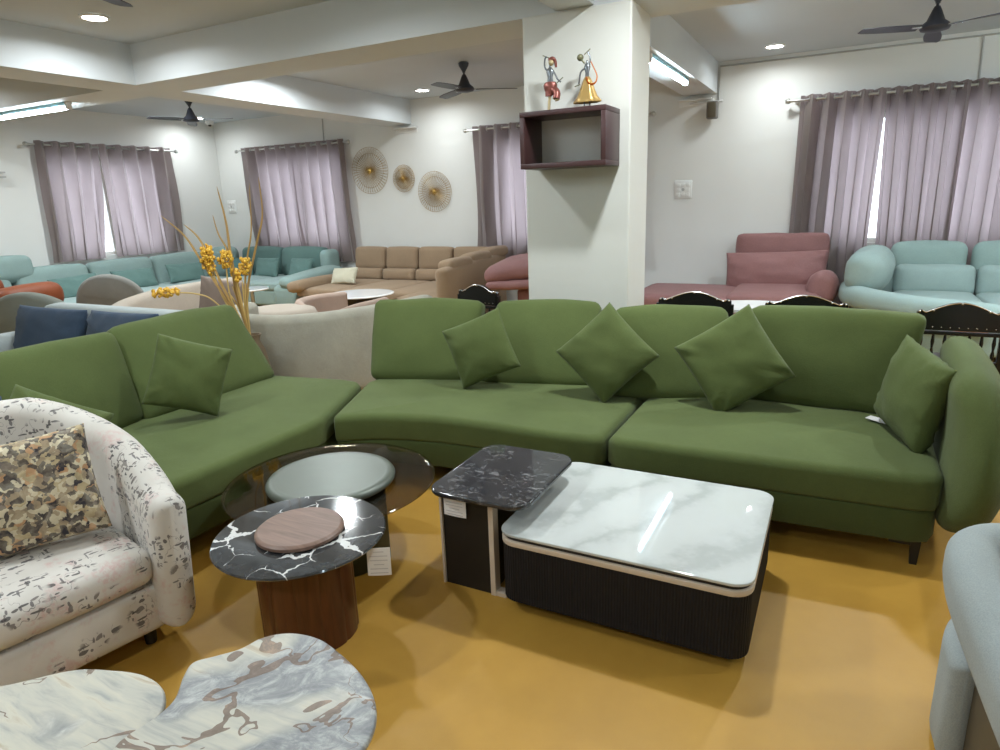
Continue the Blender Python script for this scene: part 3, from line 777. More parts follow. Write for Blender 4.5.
for x, y in ((.40, 3.06), (.40, 3.92), (-.90, 3.06), (-1.1, 3.92), (-2.5, 2.9), (-2.66, 2.62), (-2.66, 1.75), (-3.74, 1.75), (-3.7, 3.2), (-2.4, 3.75)):
    bm = leg_bm(x - SO.x, y - SO.y, .12, .04, 0, .7)
    if (x, y) == (.40, 3.06): box(bm, x - SO.x - .10, x - SO.x, y - SO.y - .015, y - SO.y + .015, .09, .12)
    obj('leg', bm, M['dark'], sofa, False)
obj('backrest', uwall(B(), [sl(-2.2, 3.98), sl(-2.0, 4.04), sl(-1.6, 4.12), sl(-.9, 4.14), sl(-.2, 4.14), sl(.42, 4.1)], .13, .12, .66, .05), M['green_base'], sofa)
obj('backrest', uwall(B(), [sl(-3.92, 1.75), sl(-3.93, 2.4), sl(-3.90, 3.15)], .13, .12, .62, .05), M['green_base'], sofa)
# pod-shaped arm
def podwarp(p):
    k = (p.z + .39) / .78
    p = p.copy(); p.x += .085 * sin(k * pi * .9) - .03 * k; s = .95 + .22 * sin(pi * min(1, k * .9 + .1)); p.y *= s
    return p
bm = rbox(B(), .19, .98, .665, .12, T(.545 - SO.x, 3.54 - SO.y, .498, 0, 0, radians(-3)), 16, (.035, .05, .05), .004, 2, podwarp)
obj('armrest', bm, M['green'], sofa, True, 180)
def backc(xb0, yb0, xb1, yb1, xt0, yt0, xt1, yt1, zt, th, seed, nm='back_cushion', zb=.43):
    """soft back cushion from its bottom front edge and top front edge"""
    b0 = Vector((xb0, yb0, zb)); b1 = Vector((xb1, yb1, zb)); t0 = Vector((xt0, yt0, zt)); t1 = Vector((xt1, yt1, zt))
    cb = (b0 + b1) / 2; ct = (t0 + t1) / 2; w = ((b1 - b0).length + (t1 - t0).length) / 2; up = ct - cb; h = up.length; up.normalize()
    xa = ((b1 - b0) + (t1 - t0)).normalized(); ya = up.cross(xa).normalized()
    cen = (cb + ct) / 2 + ya * (th / 2); cen -= SO
    mt = Matrix((xa, ya, up)).transposed().to_4x4(); mt.translation = cen
    wt, wb = (t1 - t0).length / w, (b1 - b0).length / w
    def warp(p):
        k = p.z / h + .5; p = p.copy(); p.x *= wb + (wt - wb) * k
        p.y *= 1.0 - .30 * k; p.y += .03 * k; return p
    bm = rbox(B(), w, th, h, .055, mt, 14, (.008, .045, .02), .010, seed, warp)
    return obj(nm, bm, M['green'], sofa, True, 180)
backc(-2.82, 3.43, -2.15, 3.62, -2.89, 3.62, -2.12, 3.82, .965, .20, 1)
backc(-2.04, 3.60, -1.32, 3.78, -2.03, 3.84, -1.35, 4.02, .965, .20, 2)
backc(-1.16, 3.62, -.46, 3.79, -1.19, 3.80, -.55, 3.97, .96, .20, 3)
backc(-.53, 3.84, .31, 3.78, -.45, 3.86, .42, 3.78, .955, .20, 4)
backc(-3.47, 2.24, -3.49, 3.30, -3.66, 2.28, -3.76, 3.22, .985, .20, 5)
backc(-3.42, 1.28, -3.46, 2.26, -3.50, 1.48, -3.62, 2.27, .965, .20, 6)

def throw(x, y, z, rz, rx, roll, w, mat, label, cat='cushion', name='throw_pillow', t=.17, h=None, group=None, seed=0, conc=.045):
    """scatter pillow: stands facing -Y, rolled about its own axis, leant back (rx), turned (rz)"""
    mt = Matrix.Rotation(roll, 4, 'Y')
    bm = pillow(B(), w, h or w, t, mt, 22, conc, .006, seed)
    o = obj(name, bm, mat, None, True, 180); o.location = (x, y, z); o.rotation_euler = (rx, 0, rz)
    return tag(o, label, cat, group)
GP = 'green scatter cushions on the sofa'
R = radians
throw(-3.22, 2.36, .695, R(62), R(-14), R(22), .40, M['green'], 'square green scatter cushion on the left arm of the corner sofa, behind the floral chair', group=GP, seed=1)
throw(-1.97, 3.52, .690, R(14), R(-16), R(-23), .40, M['green'], 'green scatter cushion nearest the flower stems, tilted at the first back cushion', group=GP, seed=2)
throw(-1.17, 3.60, .700, R(12), R(-18), R(-44), .43, M['green'], 'green scatter cushion standing on its corner in front of the pillar', group=GP, seed=3)
throw(-.47, 3.66, .695, R(6), R(-18), R(-34), .46, M['green'], 'green scatter cushion standing on its corner below the dusty rose recliner', group=GP, seed=4)
throw(.36, 3.46, .655, R(-66), R(-8), R(10), .43, M['green'], 'green scatter cushion leaning on the round right arm of the sofa', group=GP, seed=5)
throw(-3.17, 1.55, .60, R(70), R(-28), R(34), .42, M['green'], 'green scatter cushion mostly hidden behind the floral armchair back', group=GP, seed=6)
o = throw(-3.38, 1.30, .60, R(80), R(-20), R(0), .42, M['navy'], 'blue cushion at the left edge, between the green sofa and the floral armchair', group=None, seed=7)
o = obj('paper_tag', box(B(), -.05, .05, -.028, .028, 0, .003, mt=T(.245, 3.66, .447, 0, R(3), R(-28))), M['paper'], None, False)
tag(o, 'small white paper tag lying on the green seat by the right cushion', 'tag')

# ------------------------------------------------------------------ white marble coffee table
t = thing('coffee_table', 'rectangular coffee table with glossy white marble top and black fluted sides', 'coffee table', (-.61, 2.41, 0))
CX0, CX1, CY0, CY1 = -.492, .455, -.395, .385
obj('tabletop', slab(B(), rrect(CX0, CX1, CY0, CY1, .075, 8), .338, .35, .004, 2), M['white_marble'], t, True, 40)
obj('top_recess', slab(B(), rrect(CX0 + .012, CX1 - .012, CY0 + .012, CY1 - .012, .065, 8), .322, .338, .001, 1), M['dark'], t)
obj('metal_band', slab(B(), rrect(CX0 + .002, CX1 - .002, CY0 + .002, CY1 - .002, .075, 8), .298, .322, .004, 2), M['champ'], t, True, 40, 'champagne coloured band')
def flutepoly(x0, x1, y0, y1, r, pitch=.011, d=.0022):
    P = [Vector(p) for p in rrect(x0, x1, y0, y1, r, 14)]; out = []; L = len(P)
    per = [(P[(i + 1) % L] - P[i]).length for i in range(L)]; tot = sum(per); n = int(tot / pitch) * 2; i = 0; acc = 0
    for k in range(n):
        s = k * tot / n
        while s > acc + per[i]: acc += per[i]; i += 1
        a, b = P[i], P[(i + 1) % L]; p = a + (b - a) * ((s - acc) / per[i]); dd = (b - a).normalized(); nn = Vector((dd.y, -dd.x))
        out.append(tuple(p + nn * (0 if k % 2 else -d)))
    return out
obj('body', slab(B(), flutepoly(CX0 + .006, CX1 - .006, CY0 + .006, CY1 - .006, .07), .055, .298, .0005, 1), M['fluted'], t, False)
obj('plinth', slab(B(), rrect(CX0 + .1, CX1 - .1, CY0 + .09, CY1 - .09, .03), 0, .056, .002, 1), M['dark'], t)

# ------------------------------------------------------------------ black marble side table
t = thing('side_table', 'tall black marble side table with rounded square top overlapping the white coffee table', 'side table', (-1.23, 2.33, 0))
obj('tabletop', slab(B(), rrect(-.215, .24, -.285, .30, .085, 8), .430, .452, .007, 3), M['side_marble'], t, True, 50)
obj('front_panel', box(B(), -.165, .055, -.225, .13, 0, .430), M['dark'], t, False)
obj('corner_strip', box(B(), .055, .078, -.235, -.19, 0, .424, .002), M['champ'], t, False, label='champagne coloured edge strip')
obj('corner_strip', box(B(), -.177, -.166, -.235, -.21, 0, .424, .002), M['champ'], t, False, label='champagne coloured edge strip')
obj('base_strip', box(B(), .055, .125, -.232, -.19, 0, .02, .002), M['champ'], t, False, label='champagne coloured foot strip')
def price_tag(w, h, mt, label, lines=6):
    tg = thing('price_tag', label, 'tag'); tg.matrix_world = mt
    bm = B(); n = 8; g = []
    for i in range(n + 1):
        u = -w / 2 + w * i / n; g.append([bm.verts.new((u, -.003 * (1 - (2 * i / n - 1) ** 2) + dy, z)) for z in (0, -h) for dy in (0, .0012)])
    for a, b in zip(g, g[1:]):
        bm.faces.new((a[0], a[2], b[2], b[0])); bm.faces.new((a[1], b[1], b[3], a[3])); bm.faces.new((a[0], b[0], b[1], a[1])); bm.faces.new((a[2], a[3], b[3], b[2]))
    for q in (g[0], g[-1]): bm.faces.new((q[0], q[1], q[3], q[2]))
    obj('card', bm, M['paper'], tg, True, 60)
    bm = B()
    for k in range(lines):
        wd = w * (.75 if k % 3 else .45); zc = -h * (.14 + .76 * k / (lines - 1))
        box(bm, -wd / 2, wd / 2, -.0046, -.0036, zc - .0014, zc + .0014)
    obj('print', bm, M['ink'], tg, False, label='faint rows of small print')
price_tag(.105, .088, T(-1.325, 2.088, .424), 'white printed price tag hanging on the black marble side table')

# ------------------------------------------------------------------ round drum table (black marble, walnut disc)
t = thing('drum_table', 'round table with white-veined black marble top, walnut disc and mahogany drum base', 'side table', (-1.71, 1.61, 0))
obj('tabletop', lathe(B(), [(0, .402), (.29, .402), (.312, .408), (.316, .414), (.312, .42), (0, .4205)], 72), M['drum_marble'], t, True, 50)
obj('center_disc', lathe(B(), [(0, .42), (.152, .42), (.162, .427), (.162, .438), (.152, .446), (0, .446)], 56, T(0, 0, 0)), M['walnut'], t, True, 50, 'raised round walnut disc')
bm = B(); prof = []; n = 96
for k in range(n):
    a = 2 * pi * k / n; r = .178 - (.004 if k % 8 == 0 else 0); prof.append((r * cos(a), r * sin(a)))
obj('drum_base', slab(bm, prof, 0, .402, .002, 1), M['drumwood'], t, True, 30)
d = Vector((-1.36 + 1.71, 1.58 - 1.61)).normalized()
price_tag(.085, .105, T(-1.385, 1.655, .405, R(-6), 0, R(28)), 'white printed price tag hanging from the rim of the round drum table')

# ------------------------------------------------------------------ smoked glass round table
t = thing('glass_table', 'round smoked glass table with raised grey-green centre disc, between drum table and sofa', 'coffee table', (-2.02, 2.13, 0))
obj('tabletop', lathe(B(), [(0, .352), (.475, .352), (.48, .356), (.48, .360), (.475, .364), (0, .364)], 80), M['smoked'], t, True, 50, 'smoked transparent glass')
obj('center_disc', lathe(B(), [(0, .364), (.27, .364), (.288, .372), (.292, .385), (.284, .398), (.27, .404), (.25, .402), (0, .400)], 64, T(.02, -.02, 0)), M['greydisc'], t, True, 60, 'thick grey-green lacquered disc')
bm = B(); uwall(bm, [(.16 * cos(a) + .0, .16 * sin(a)) for a in [2 * pi * k / 14 for k in range(-2, 9)]], .03, 0, .352, .008, 4); obj('curved_leg', bm, M['dark'], t)
bm = B(); uwall(bm, [(.27 * cos(a) + .0, .27 * sin(a)) for a in [-1.5, -1.1, -.7, -.3, .1]], .03, 0, .352, .008, 5); obj('curved_leg', bm, plain('dark_olive_lacquer', lin(50, 52, 30), .3), t)

# ------------------------------------------------------------------ organic marble tables
def organic(pts, loc, zt, mat, label, legs):
    t = thing('organic_table', label, 'coffee table', (loc[0], loc[1], 0), 0, 'organic marble nesting tables')
    P = [(p.x - loc[0], p.y - loc[1]) for p in catmull([(x, y, 0) for x, y in pts], 8, True)]
    obj('tabletop', slab(B(), P, zt - .022, zt, .009, 4), mat, t, True, 50)
    for x, y in legs: obj('leg', lathe(B(), [(0, 0), (.035, 0), (.045, .02), (.045, zt - .03), (0, zt - .022)], 24, T(x - loc[0], y - loc[1], 0)), M['dark'], t)
organic([(-1.86, .69), (-1.76, .795), (-1.66, .84), (-1.56, .865), (-1.46, .85), (-1.39, .79), (-1.355, .69), (-1.36, .52), (-1.45, .38), (-1.62, .30), (-1.82, .34), (-1.97, .46), (-1.96, .60)],
        (-1.65, .58), .405, M['swirl_a'], 'cream organic marble table with flowing streaks, in the lower left corner', ((-1.5, .7), (-1.55, .45), (-1.82, .55)))
organic([(-1.325, .79), (-1.375, .855), (-1.395, .90), (-1.36, .945), (-1.325, .99), (-1.305, 1.05), (-1.25, 1.095), (-1.17, 1.11), (-1.09, 1.095), (-.97, 1.05), (-.88, .99), (-.83, .92), (-.82, .84), (-.87, .74), (-.98, .63), (-1.12, .56), (-1.24, .56), (-1.32, .64), (-1.315, .73)],
        (-1.1, .8), .475, M['swirl_b'], 'higher organic marble table at the bottom of the photo, grey and cream with brown veins', ((-.95, .86), (-1.15, .68), (-1.18, .93)))

# ------------------------------------------------------------------ floral armchair
t = thing('floral_armchair', 'white tub armchair with small grey and pink floral print at the left', 'armchair', (-2.60, 1.0, 0), R(-12))
path = [(.40, .43), (.2, .455), (-.05, .45), (-.27, .36), (-.39, .2), (-.42, 0), (-.39, -.2), (-.27, -.36), (-.05, -.45), (.2, -.455), (.40, -.43)]
def fz(s):
    k = abs(s - .5) * 2; return .885 - .275 * max(0, min(1, (k - .30) / .62)) ** 1.15
obj('backrest', uwall(B(), path, .135, .09, fz, .065, 8, .03), M['floral'], t, True, 180)
bm = rbox(B(), .80, .78, .15, .055, T(.02, 0, .355), 14, (.012, .0, .02), .004, 3); obj('seat_cushion', bm, M['floral'], t, True, 180)
bm = rbox(B(), .78, .84, .19, .03, T(.01, 0, .185), 12, (.01, 0, 0)); obj('base', bm, M['floral'], t, True, 180)
for x, y in ((.30, .36), (.30, -.36), (-.28, .32), (-.28, -.32)): obj('leg', lathe(B(), [(0, 0), (.02, 0), (.028, .10), (0, .10)], 16, T(x, y, 0)), M['dark'], t)
throw(-2.50, 1.12, .645, R(62), R(-18), R(-3), .44, M['camo'], 'square cushion in a dark and tan blotched flower print on the floral armchair', t=.16, h=.40, seed=8, conc=.05)

# ------------------------------------------------------------------ grey armchair lower right
t = thing('grey_armchair', 'pale grey armchair cut by the lower right edge with a dark side recess', 'armchair', (.73, 1.62, 0))
bm = B(); uwall(bm, [(-.21, -.62), (-.27, -.30), (-.30, .05), (-.315, .40), (-.275, .585), (-.10, .66), (.3, .68)], .135, .43, .60, .06, 8); obj('armrest', bm, M['coolgrey'], t, True, 180)
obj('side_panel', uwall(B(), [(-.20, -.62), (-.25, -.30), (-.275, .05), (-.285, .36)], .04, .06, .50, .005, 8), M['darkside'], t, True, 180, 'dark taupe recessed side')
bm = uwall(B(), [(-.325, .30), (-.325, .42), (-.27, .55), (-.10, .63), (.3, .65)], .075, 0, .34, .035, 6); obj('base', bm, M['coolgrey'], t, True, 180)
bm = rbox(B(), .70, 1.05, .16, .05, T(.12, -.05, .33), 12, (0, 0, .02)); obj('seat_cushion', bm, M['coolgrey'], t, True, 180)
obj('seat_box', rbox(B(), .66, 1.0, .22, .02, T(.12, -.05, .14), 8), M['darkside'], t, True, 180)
t = thing('end_table', 'low white-topped table with thin brass frame behind the pale grey armchair', 'side table', (1.02, 2.72, 0), R(0))
obj('tabletop', box(B(), -.28, .3, -.27, .27, .385, .405, .003), M['whitegloss'], t, False)
bm = B(); box(bm, -.31, -.28, -.3, .3, .375, .408, .003); box(bm, -.28, .3, -.3, -.27, .375, .408, .003); box(bm, -.28, .3, .27, .3, .375, .408, .003); box(bm, .3, .33, -.3, .3, .375, .408, .003)
obj('brass_frame', bm, M['goldleg'], t, False)
for x, y in ((-.28, -.28), (-.28, .28), (.3, -.28), (.3, .28)): obj('leg', leg_bm(x, y, .38, .02, 0, 1), M['goldleg'], t, False)

# ------------------------------------------------------------------ black carved chairs behind the sofa
def crest_h(s):   # s in -1..1
    return .075 * max(0, cos(s * pi / 2)) ** 1.5 + .022 * max(0, cos((abs(s) - .92) * 14)) * (abs(s) > .80) + .012
def carved_chair(x, y, rz, label, w=.5):
    t = thing('carved_chair', label, 'chair', (x, y, 0), rz, 'black carved dining chairs')
    hw = w / 2; top = .80
    n = 48; poly = []
    bm = B(); fr = []; 
    for i in range(n + 1):
        s = -1 + 2 * i / n; fr.append((s * hw, top + crest_h(s)))
    outl = fr + [(hw, .715), (-hw, .715)]
    f = [bm.verts.new((px, -.018, pz)) for px, pz in outl]; b = [bm.verts.new((px, .018, pz)) for px, pz in outl]
    L = len(outl)
    for i in range(L): bm.faces.new((f[i], f[(i + 1) % L], b[(i + 1) % L], b[i]))
    bm.faces.new(f[::-1]); bm.faces.new(b)
    cr = obj('crest_rail', bm, M['blackwood'], t, False)
    bm = B(); tubep(bm, [(px, -.019, pz + .001) for px, pz in fr[3:-3]], .0035, 6); obj('silver_edge', bm, M['silver'], cr, label='thin silver edging')
    bm = B()
    for k in range(9): bmesh.ops.create_uvsphere(bm, u_segments=8, v_segments=6, radius=.004, matrix=T(-hw * .8 + hw * 1.6 * k / 8, -.019, .735))
    for s in (-.94, -.62, .62, .94, 0): bmesh.ops.create_uvsphere(bm, u_segments=8, v_segments=6, radius=.008, matrix=T(s * hw, -.02, top + crest_h(s) - .004))
    obj('silver_dots', bm, M['silver'], cr, label='row of silver studs')
    obj('lower_rail', box(B(), -hw, hw, -.015, .015, .685, .708, .003), M['blackwood'], t, False)
    obj('lower_rail', box(B(), -hw, hw, -.015, .015, .50, .53, .003), M['blackwood'], t, False)
    for k in range(7):
        xx = -hw * .82 + hw * 1.64 * k / 6
        obj('spindle', lathe(B(), [(0, .53), (.008, .53), (.011, .57), (.006, .6), (.011, .64), (.007, .685), (0, .686)], 10, T(xx, 0, 0)), M['blackwood'], t)
    for s in (-1, 1):
        obj('leg', box(B(), s * hw - .018, s * hw + .018, -.018, .018, 0, top, .004), M['blackwood'], t, False)
        obj('leg', lathe(B(), [(0, 0), (.014, 0), (.02, .2), (.016, .26), (.023, .42), (0, .42)], 14, T(s * (hw - .02), .42, 0)), M['blackwood'], t)
    obj('seat', rbox(B(), w, .46, .07, .025, T(0, .22, .445), 8, (0, 0, .015)), M['dark'], t)
carved_chair(-2.77, 4.95, R(-6), 'black carved chair left of the pillar, between two green cushions', .40)
carved_chair(-.93, 4.93, R(3), 'black carved chair just right of the pillar, before the rose daybed seat', .52)
carved_chair(-.18, 4.93, R(4), 'black carved chair in front of the dusty rose recliner', .52)
carved_chair(.69, 4.80, R(0), 'black carved chair in front of the right-hand aqua sofa, showing its spindles', .46)

t = thing('dining_table', 'white-topped oval dining table peeking out between the black carved chairs', 'table', (-.55, 5.42, 0))
obj('tabletop', lathe(B(), [(0, .70), (.3, .70), (.305, .71), (.3, .725), (0, .725)], 64, None, 1.15, .85), M['whitegloss'], t, True, 50)
obj('pedestal', lathe(B(), [(0, 0), (.2, 0), (.18, .03), (.07, .08), (.06, .6), (.14, .70), (0, .70)], 36), M['blackwood'], t)

# ------------------------------------------------------------------ dusty rose recliner / daybed
t = thing('rose_sofa', 'dusty rose leather recliner sofa with puffy cushions against the wall behind the pillar', 'sofa', (-2.0, 8.1, 0))
m_ = M['maroon']
obj('base', rbox(B(), 3.3, 1.25, .28, .06, T(.15, -.12, .21), 10), m_, t, True, 180)
obj('seat', rbox(B(), 1.15, 1.25, .2, .06, T(-.92, -.30, .44), 10, (0, 0, .01)), m_, t, True, 180)
obj('seat', rbox(B(), 1.15, 1.15, .16, .06, T(.42, -.17, .40), 10, (0, 0, .01)), m_, t, True, 180)
obj('seat', rbox(B(), .95, 1.15, .18, .07, T(1.40, -.17, .43), 10, (0, 0, .02)), m_, t, True, 180)
obj('headrest', rbox(B(), 1.0, .2, .38, .05, T(1.36, .58, .885, R(-6)), 12, (.02, .03, .01), .012, 4), m_, t, True, 180)
obj('back_cushion', pillow(B(), 1.12, .50, .34, T(1.33, .30, .64, R(-12), R(-2)), 22, .03, .010, 5), m_, t, True, 180)
obj('backrest', rbox(B(), .95, .14, .55, .05, T(1.36, .70, .6), 8), m_, t, True, 180)
obj('armrest', rbox(B(), .26, .95, .34, .12, T(1.85, -.05, .52, R(-8), R(12)), 12, (.03, 0, .03), .012, 6), m_, t, True, 180)
obj('side_cushion', rbox(B(), .9, .8, .20, .09, T(-1.42, -.70, .79, R(6), R(-9)), 12, (0, 0, .05), .02, 7), m_, t, True, 180)
obj('side_cushion', rbox(B(), .9, .8, .10, .045, T(-1.38, -.72, .615, R(2), R(-3)), 12, (0, 0, .02), .014, 8), m_, t, True, 180)
throw(-2.72, 6.98, .64, R(20), R(-20), R(38), .42, m_, 'dusty rose cushion leaning at the left end of the rose leather sofa', seed=12)
for x, y in ((-1.3, -.6), (1.6, -.6), (-1.3, .4), (1.6, .4)): obj('leg', leg_bm(x, y, .09, .05), M['dark'], t)

# ------------------------------------------------------------------ mocha sectional
t = thing('mocha_sofa', 'mocha brown corner sofa with split back cushions below the wire wall discs', 'sofa', (-5.8, 8.0, 0))
m_ = M['brown']
obj('base', rbox(B(), 2.6, 1.5, .26, .05, T(-.02, -.1, .17), 10), m_, t, True, 180)
for i in range(4):
    xc = -1.02 + .63 * i
    obj('headrest', rbox(B(), .61, .18, .36, .06, T(xc, .68, .735, R(-8)), 10, (0, .025, .01), .004, i), m_, t, True, 180)
    obj('back_cushion', rbox(B(), .61, .2, .2, .06, T(xc, .56, .49, R(-8)), 10, (0, .03, 0), .004, i + 9), m_, t, True, 180)
for i in range(3): obj('seat', rbox(B(), .80, 1.28, .14, .05, T(-.93 + .80 * i, -.16, .36), 10, (0, 0, .015)), m_, t, True, 180)
obj('armrest', rbox(B(), .3, 1.1, .16, .07, T(-1.28, -.35, .455, R(0), R(-8)), 10, (0, 0, .02)), m_, t, True, 180)
obj('side_wing', uwall(B(), [(1.32, .70), (1.42, .2), (1.48, -.5), (1.50, -1.2)], .17, .05, lambda s: .88 - .07 * s, .07, 8), m_, t, True, 180)
for i in range(3): obj('wing_cushion', rbox(B(), .22, .58, .13, .055, T(1.37 + .04 * i, .42 - .6 * i, .865 - .025 * i, R(0), R(-6)), 10, (0, 0, .02)), m_, t, True, 180)
obj('seat', rbox(B(), .62, 1.3, .14, .05, T(1.08, -.65, .36), 10, (0, 0, .01)), m_, t, True, 180)
throw(-6.62, 7.72, .56, R(-4), R(-30), R(-4), .48, M['cream'], 'cream rectangular cushion on the mocha brown sofa', t=.13, h=.26, seed=21)

# ------------------------------------------------------------------ aqua corner sofa (left, against both walls)
t = thing('aqua_corner_sofa', 'long pale aqua corner sofa running along the west wall into the corner', 'sofa', (-9.8, 8.2, 0))
m_ = M['aqua']
obj('base', rbox(B(), 1.2, 5.0, .28, .05, T(.15, -1.95, .2), 10), m_, t, True, 180)
obj('base', rbox(B(), 2.6, 1.25, .28, .05, T(1.2, -.0, .2), 10), m_, t, True, 180)
ys = [(-3.75, .95), (-2.72, 1.03), (-1.66, 1.03), (-.62, 1.0)]
for i, (yc, ln) in enumerate(ys):
    obj('back_cushion', rbox(B(), .26, ln, .52, .09, T(-.33, yc, .62, 0, R(-8)), 12, (.03, 0, .02), .005, i), M['aqua'] if i else m_, t, True, 180)
    obj('seat', rbox(B(), 1.0, ln + .02, .14, .05, T(.20, yc, .38), 10, (0, 0, .02)), M['aqua_pale'], t, True, 180)
obj('headrest', rbox(B(), .22, .9, .34, .09, T(-.33, -3.40, .90, 0, R(-6)), 12, (.02, 0, .02)), m_, t, True, 180)
obj('back_cushion', rbox(B(), .5, .5, .52, .12, T(-.18, .22, .66, 0, 0, R(45)), 12, (.0, .02, .02)), m_, t, True, 180)
for i in range(2):
    obj('back_cushion', rbox(B(), .95, .26, .50, .09, T(.62 + .97 * i, .42, .66, R(-8)), 12, (0, .03, .02), .005, i + 7), M['aqua_dark'], t, True, 180)
    obj('seat', rbox(B(), .98, 1.1, .14, .05, T(.75 + .98 * i, -.1, .38), 10, (0, 0, .02)), M['aqua_pale'], t, True, 180)
obj('back_end', rbox(B(), .22, .34, .52, .09, T(2.15, .40, .62), 10), m_, t, True, 180)
obj('armrest', rbox(B(), .34, 1.2, .16, .075, T(2.28, -.20, .50, R(5), R(6)), 12, (0, 0, .02)), M['aqua'], t, True, 180)
obj('end_block', rbox(B(), .5, 1.3, .36, .08, T(2.2, -.12, .24), 12), M['aqua'], t, True, 180)
AQ = 'teal cushions on the aqua corner sofa'
throw(-9.68, 5.55, .60, R(83), R(-22), R(-3), .66, M['aqua_dark'], 'teal rectangular cushion nearest the rust chair on the aqua corner sofa', h=.32, t=.14, group=AQ, seed=31)
throw(-9.68, 6.45, .60, R(83), R(-22), R(0), .66, M['aqua_dark'], 'teal rectangular cushion in the middle of the aqua corner sofa wall side', h=.32, t=.14, group=AQ, seed=32)
throw(-9.66, 7.35, .60, R(83), R(-22), R(2), .64, M['aqua_dark'], 'teal rectangular cushion beside the flower clusters on the aqua corner sofa', h=.32, t=.14, group=AQ, seed=33)
throw(-9.25, 8.12, .60, R(35), R(-20), R(3), .46, plain('dark_teal', lin(70, 108, 108), .8), 'darker teal cushion in the very corner of the aqua sofa', h=.34, t=.14, group=AQ, seed=34)
throw(-8.75, 8.25, .60, R(3), R(-22), R(0), .5, M['aqua_dark'], 'teal cushion in front of the left aqua back cushion under the curtains', h=.34, t=.14, group=AQ, seed=35)
throw(-7.98, 8.25, .60, R(-2), R(-22), R(0), .5, M['aqua_dark'], 'teal cushion at the end arm of the aqua corner sofa', h=.34, t=.14, group=AQ, seed=36)

# ------------------------------------------------------------------ right aqua sofa
t = thing('aqua_sofa', 'pale aqua sofa with a sweeping curved left arm at the right edge', 'sofa', (1.24, 7.8, 0))
m_ = M['aqua_pale']
obj('base', rbox(B(), 3.0, 1.3, .30, .06, T(.75, -.1, .2), 10), m_, t, True, 180)
for i in range(3):
    obj('headrest', rbox(B(), .70, .2, .36, .09, T(-.40 + .74 * i, .62, .81, R(-6)), 12, (0, .04, .02), .006, i), M['aqua'], t, True, 180)
    obj('back_cushion', rbox(B(), .73, .22, .34, .08, T(-.34 + .74 * i, .46, .60, R(-10)), 12, (0, .04, 0), .006, i + 5), m_, t, True, 180)
    obj('seat', rbox(B(), .74, 1.15, .17, .07, T(-.34 + .74 * i, -.12, .42), 12, (0, 0, .02)), m_, t, True, 180)
obj('curved_arm', uwall(B(), [(-.62, .58), (-.98, .35), (-1.12, -.05), (-1.02, -.48), (-.66, -.92), (-.1, -1.25)], .2, .42, lambda s: .66 - .03 * s, .09, 8), m_, t, True, 180)
obj('arm_skirt', uwall(B(), [(-.60, .50), (-.92, .32), (-1.04, -.05), (-.94, -.44), (-.6, -.84), (-.1, -1.14)], .12, .08, .44, .03, 8), M['aqua'], t, True, 180)
obj('brass_trim', uwall(B(), [(-1.13, .1), (-1.16, -.18), (-1.08, -.56), (-.71, -1.0), (-.12, -1.35)], .02, .385, .425, .006, 8), plain('copper_trim', lin(176, 122, 66), .3, .6), t, True, 180, 'copper coloured trim strip')
obj('arm_cushion', rbox(B(), .34, .95, .42, .15, T(-.95, .02, .75, 0, R(10), R(-8)), 14, (.04, .02, .04), .02, 9), m_, t, True, 180)
for x, y in ((-.8, -.4), (1.9, -.6), (1.9, .4), (-.6, .4)): obj('leg', leg_bm(x, y, .09, .05), M['dark'], t)

# ------------------------------------------------------------------ light grey curved sofa behind the corner
t = thing('grey_curved_sofa', 'light grey curved sofa seen from behind, past the corner of the green sofa', 'sofa', (-4.2, 4.5, 0))
obj('backrest', uwall(B(), [(-.95, .05), (-.72, -.42), (-.30, -.62), (.10, -.60), (.45, -.40), (.72, .02), (.86, .45)], .18, .04, lambda s: .735 + .045 * max(0, s - .55) / .45 - .03 * max(0, .25 - s) / .25, .07, 8), M['greyfab'], t, True, 180)
obj('seat', rbox(B(), 1.0, .70, .32, .09, T(.08, .16, .25), 12, (0, 0, .03)), M['greyfab'], t, True, 180)
t = thing('round_ottoman', 'round cream ottoman top behind the light grey curved sofa', 'ottoman', (-5.12, 4.92, 0))
obj('seat', lathe(B(), [(0, .10), (.42, .10), (.46, .14), (.47, .40), (.47, .52), (.44, .57), (.36, .59), (0, .60)], 48, None, .85, .75), M['beige'], t, True, 180)
obj('plinth', lathe(B(), [(0, 0), (.36, 0), (.36, .10), (0, .10)], 32), M['dark'], t)

# pinkish curved chair, round table
t = thing('tub_chair', 'pinkish beige low tub chair in front of the round white table', 'armchair', (-4.80, 5.55, 0))
obj('shell', uwall(B(), [(-.32, .36), (-.48, .08), (-.40, -.26), (-.10, -.45), (.22, -.42), (.44, -.18), (.46, .12)], .10, .03, lambda s: .62 - .11 * math.exp(-((s - .60) / .13) ** 2), .05, 8), M['pinkish'], t, True, 180)
obj('seat', lathe(B(), [(0, .1), (.38, .1), (.40, .3), (.37, .36), (0, .38)], 40), M['pinkish'], t, True, 180)
t = thing('round_table', 'round white-topped table on a dark bowl base before the mocha sofa', 'table', (-5.30, 6.45, 0))
obj('tabletop', lathe(B(), [(0, .50), (.40, .50), (.42, .507), (.42, .515), (.40, .522), (0, .522)], 56), M['whitegloss'], t, True, 50)
obj('base', lathe(B(), [(0, 0), (.15, 0), (.16, .2), (.24, .38), (.27, .50), (0, .50)], 40), M['dark'], t)
t = thing('round_table', 'small white round table beyond the dried flowers, before the aqua sofa', 'table', (-7.75, 6.95, 0))
obj('tabletop', lathe(B(), [(0, .42), (.24, .42), (.25, .43), (.24, .445), (0, .445)], 40), M['whitegloss'], t, True, 50)
obj('base', lathe(B(), [(0, 0), (.16, 0), (.15, .02), (.03, .04), (.03, .42), (0, .42)], 24), M['chrome'], t)

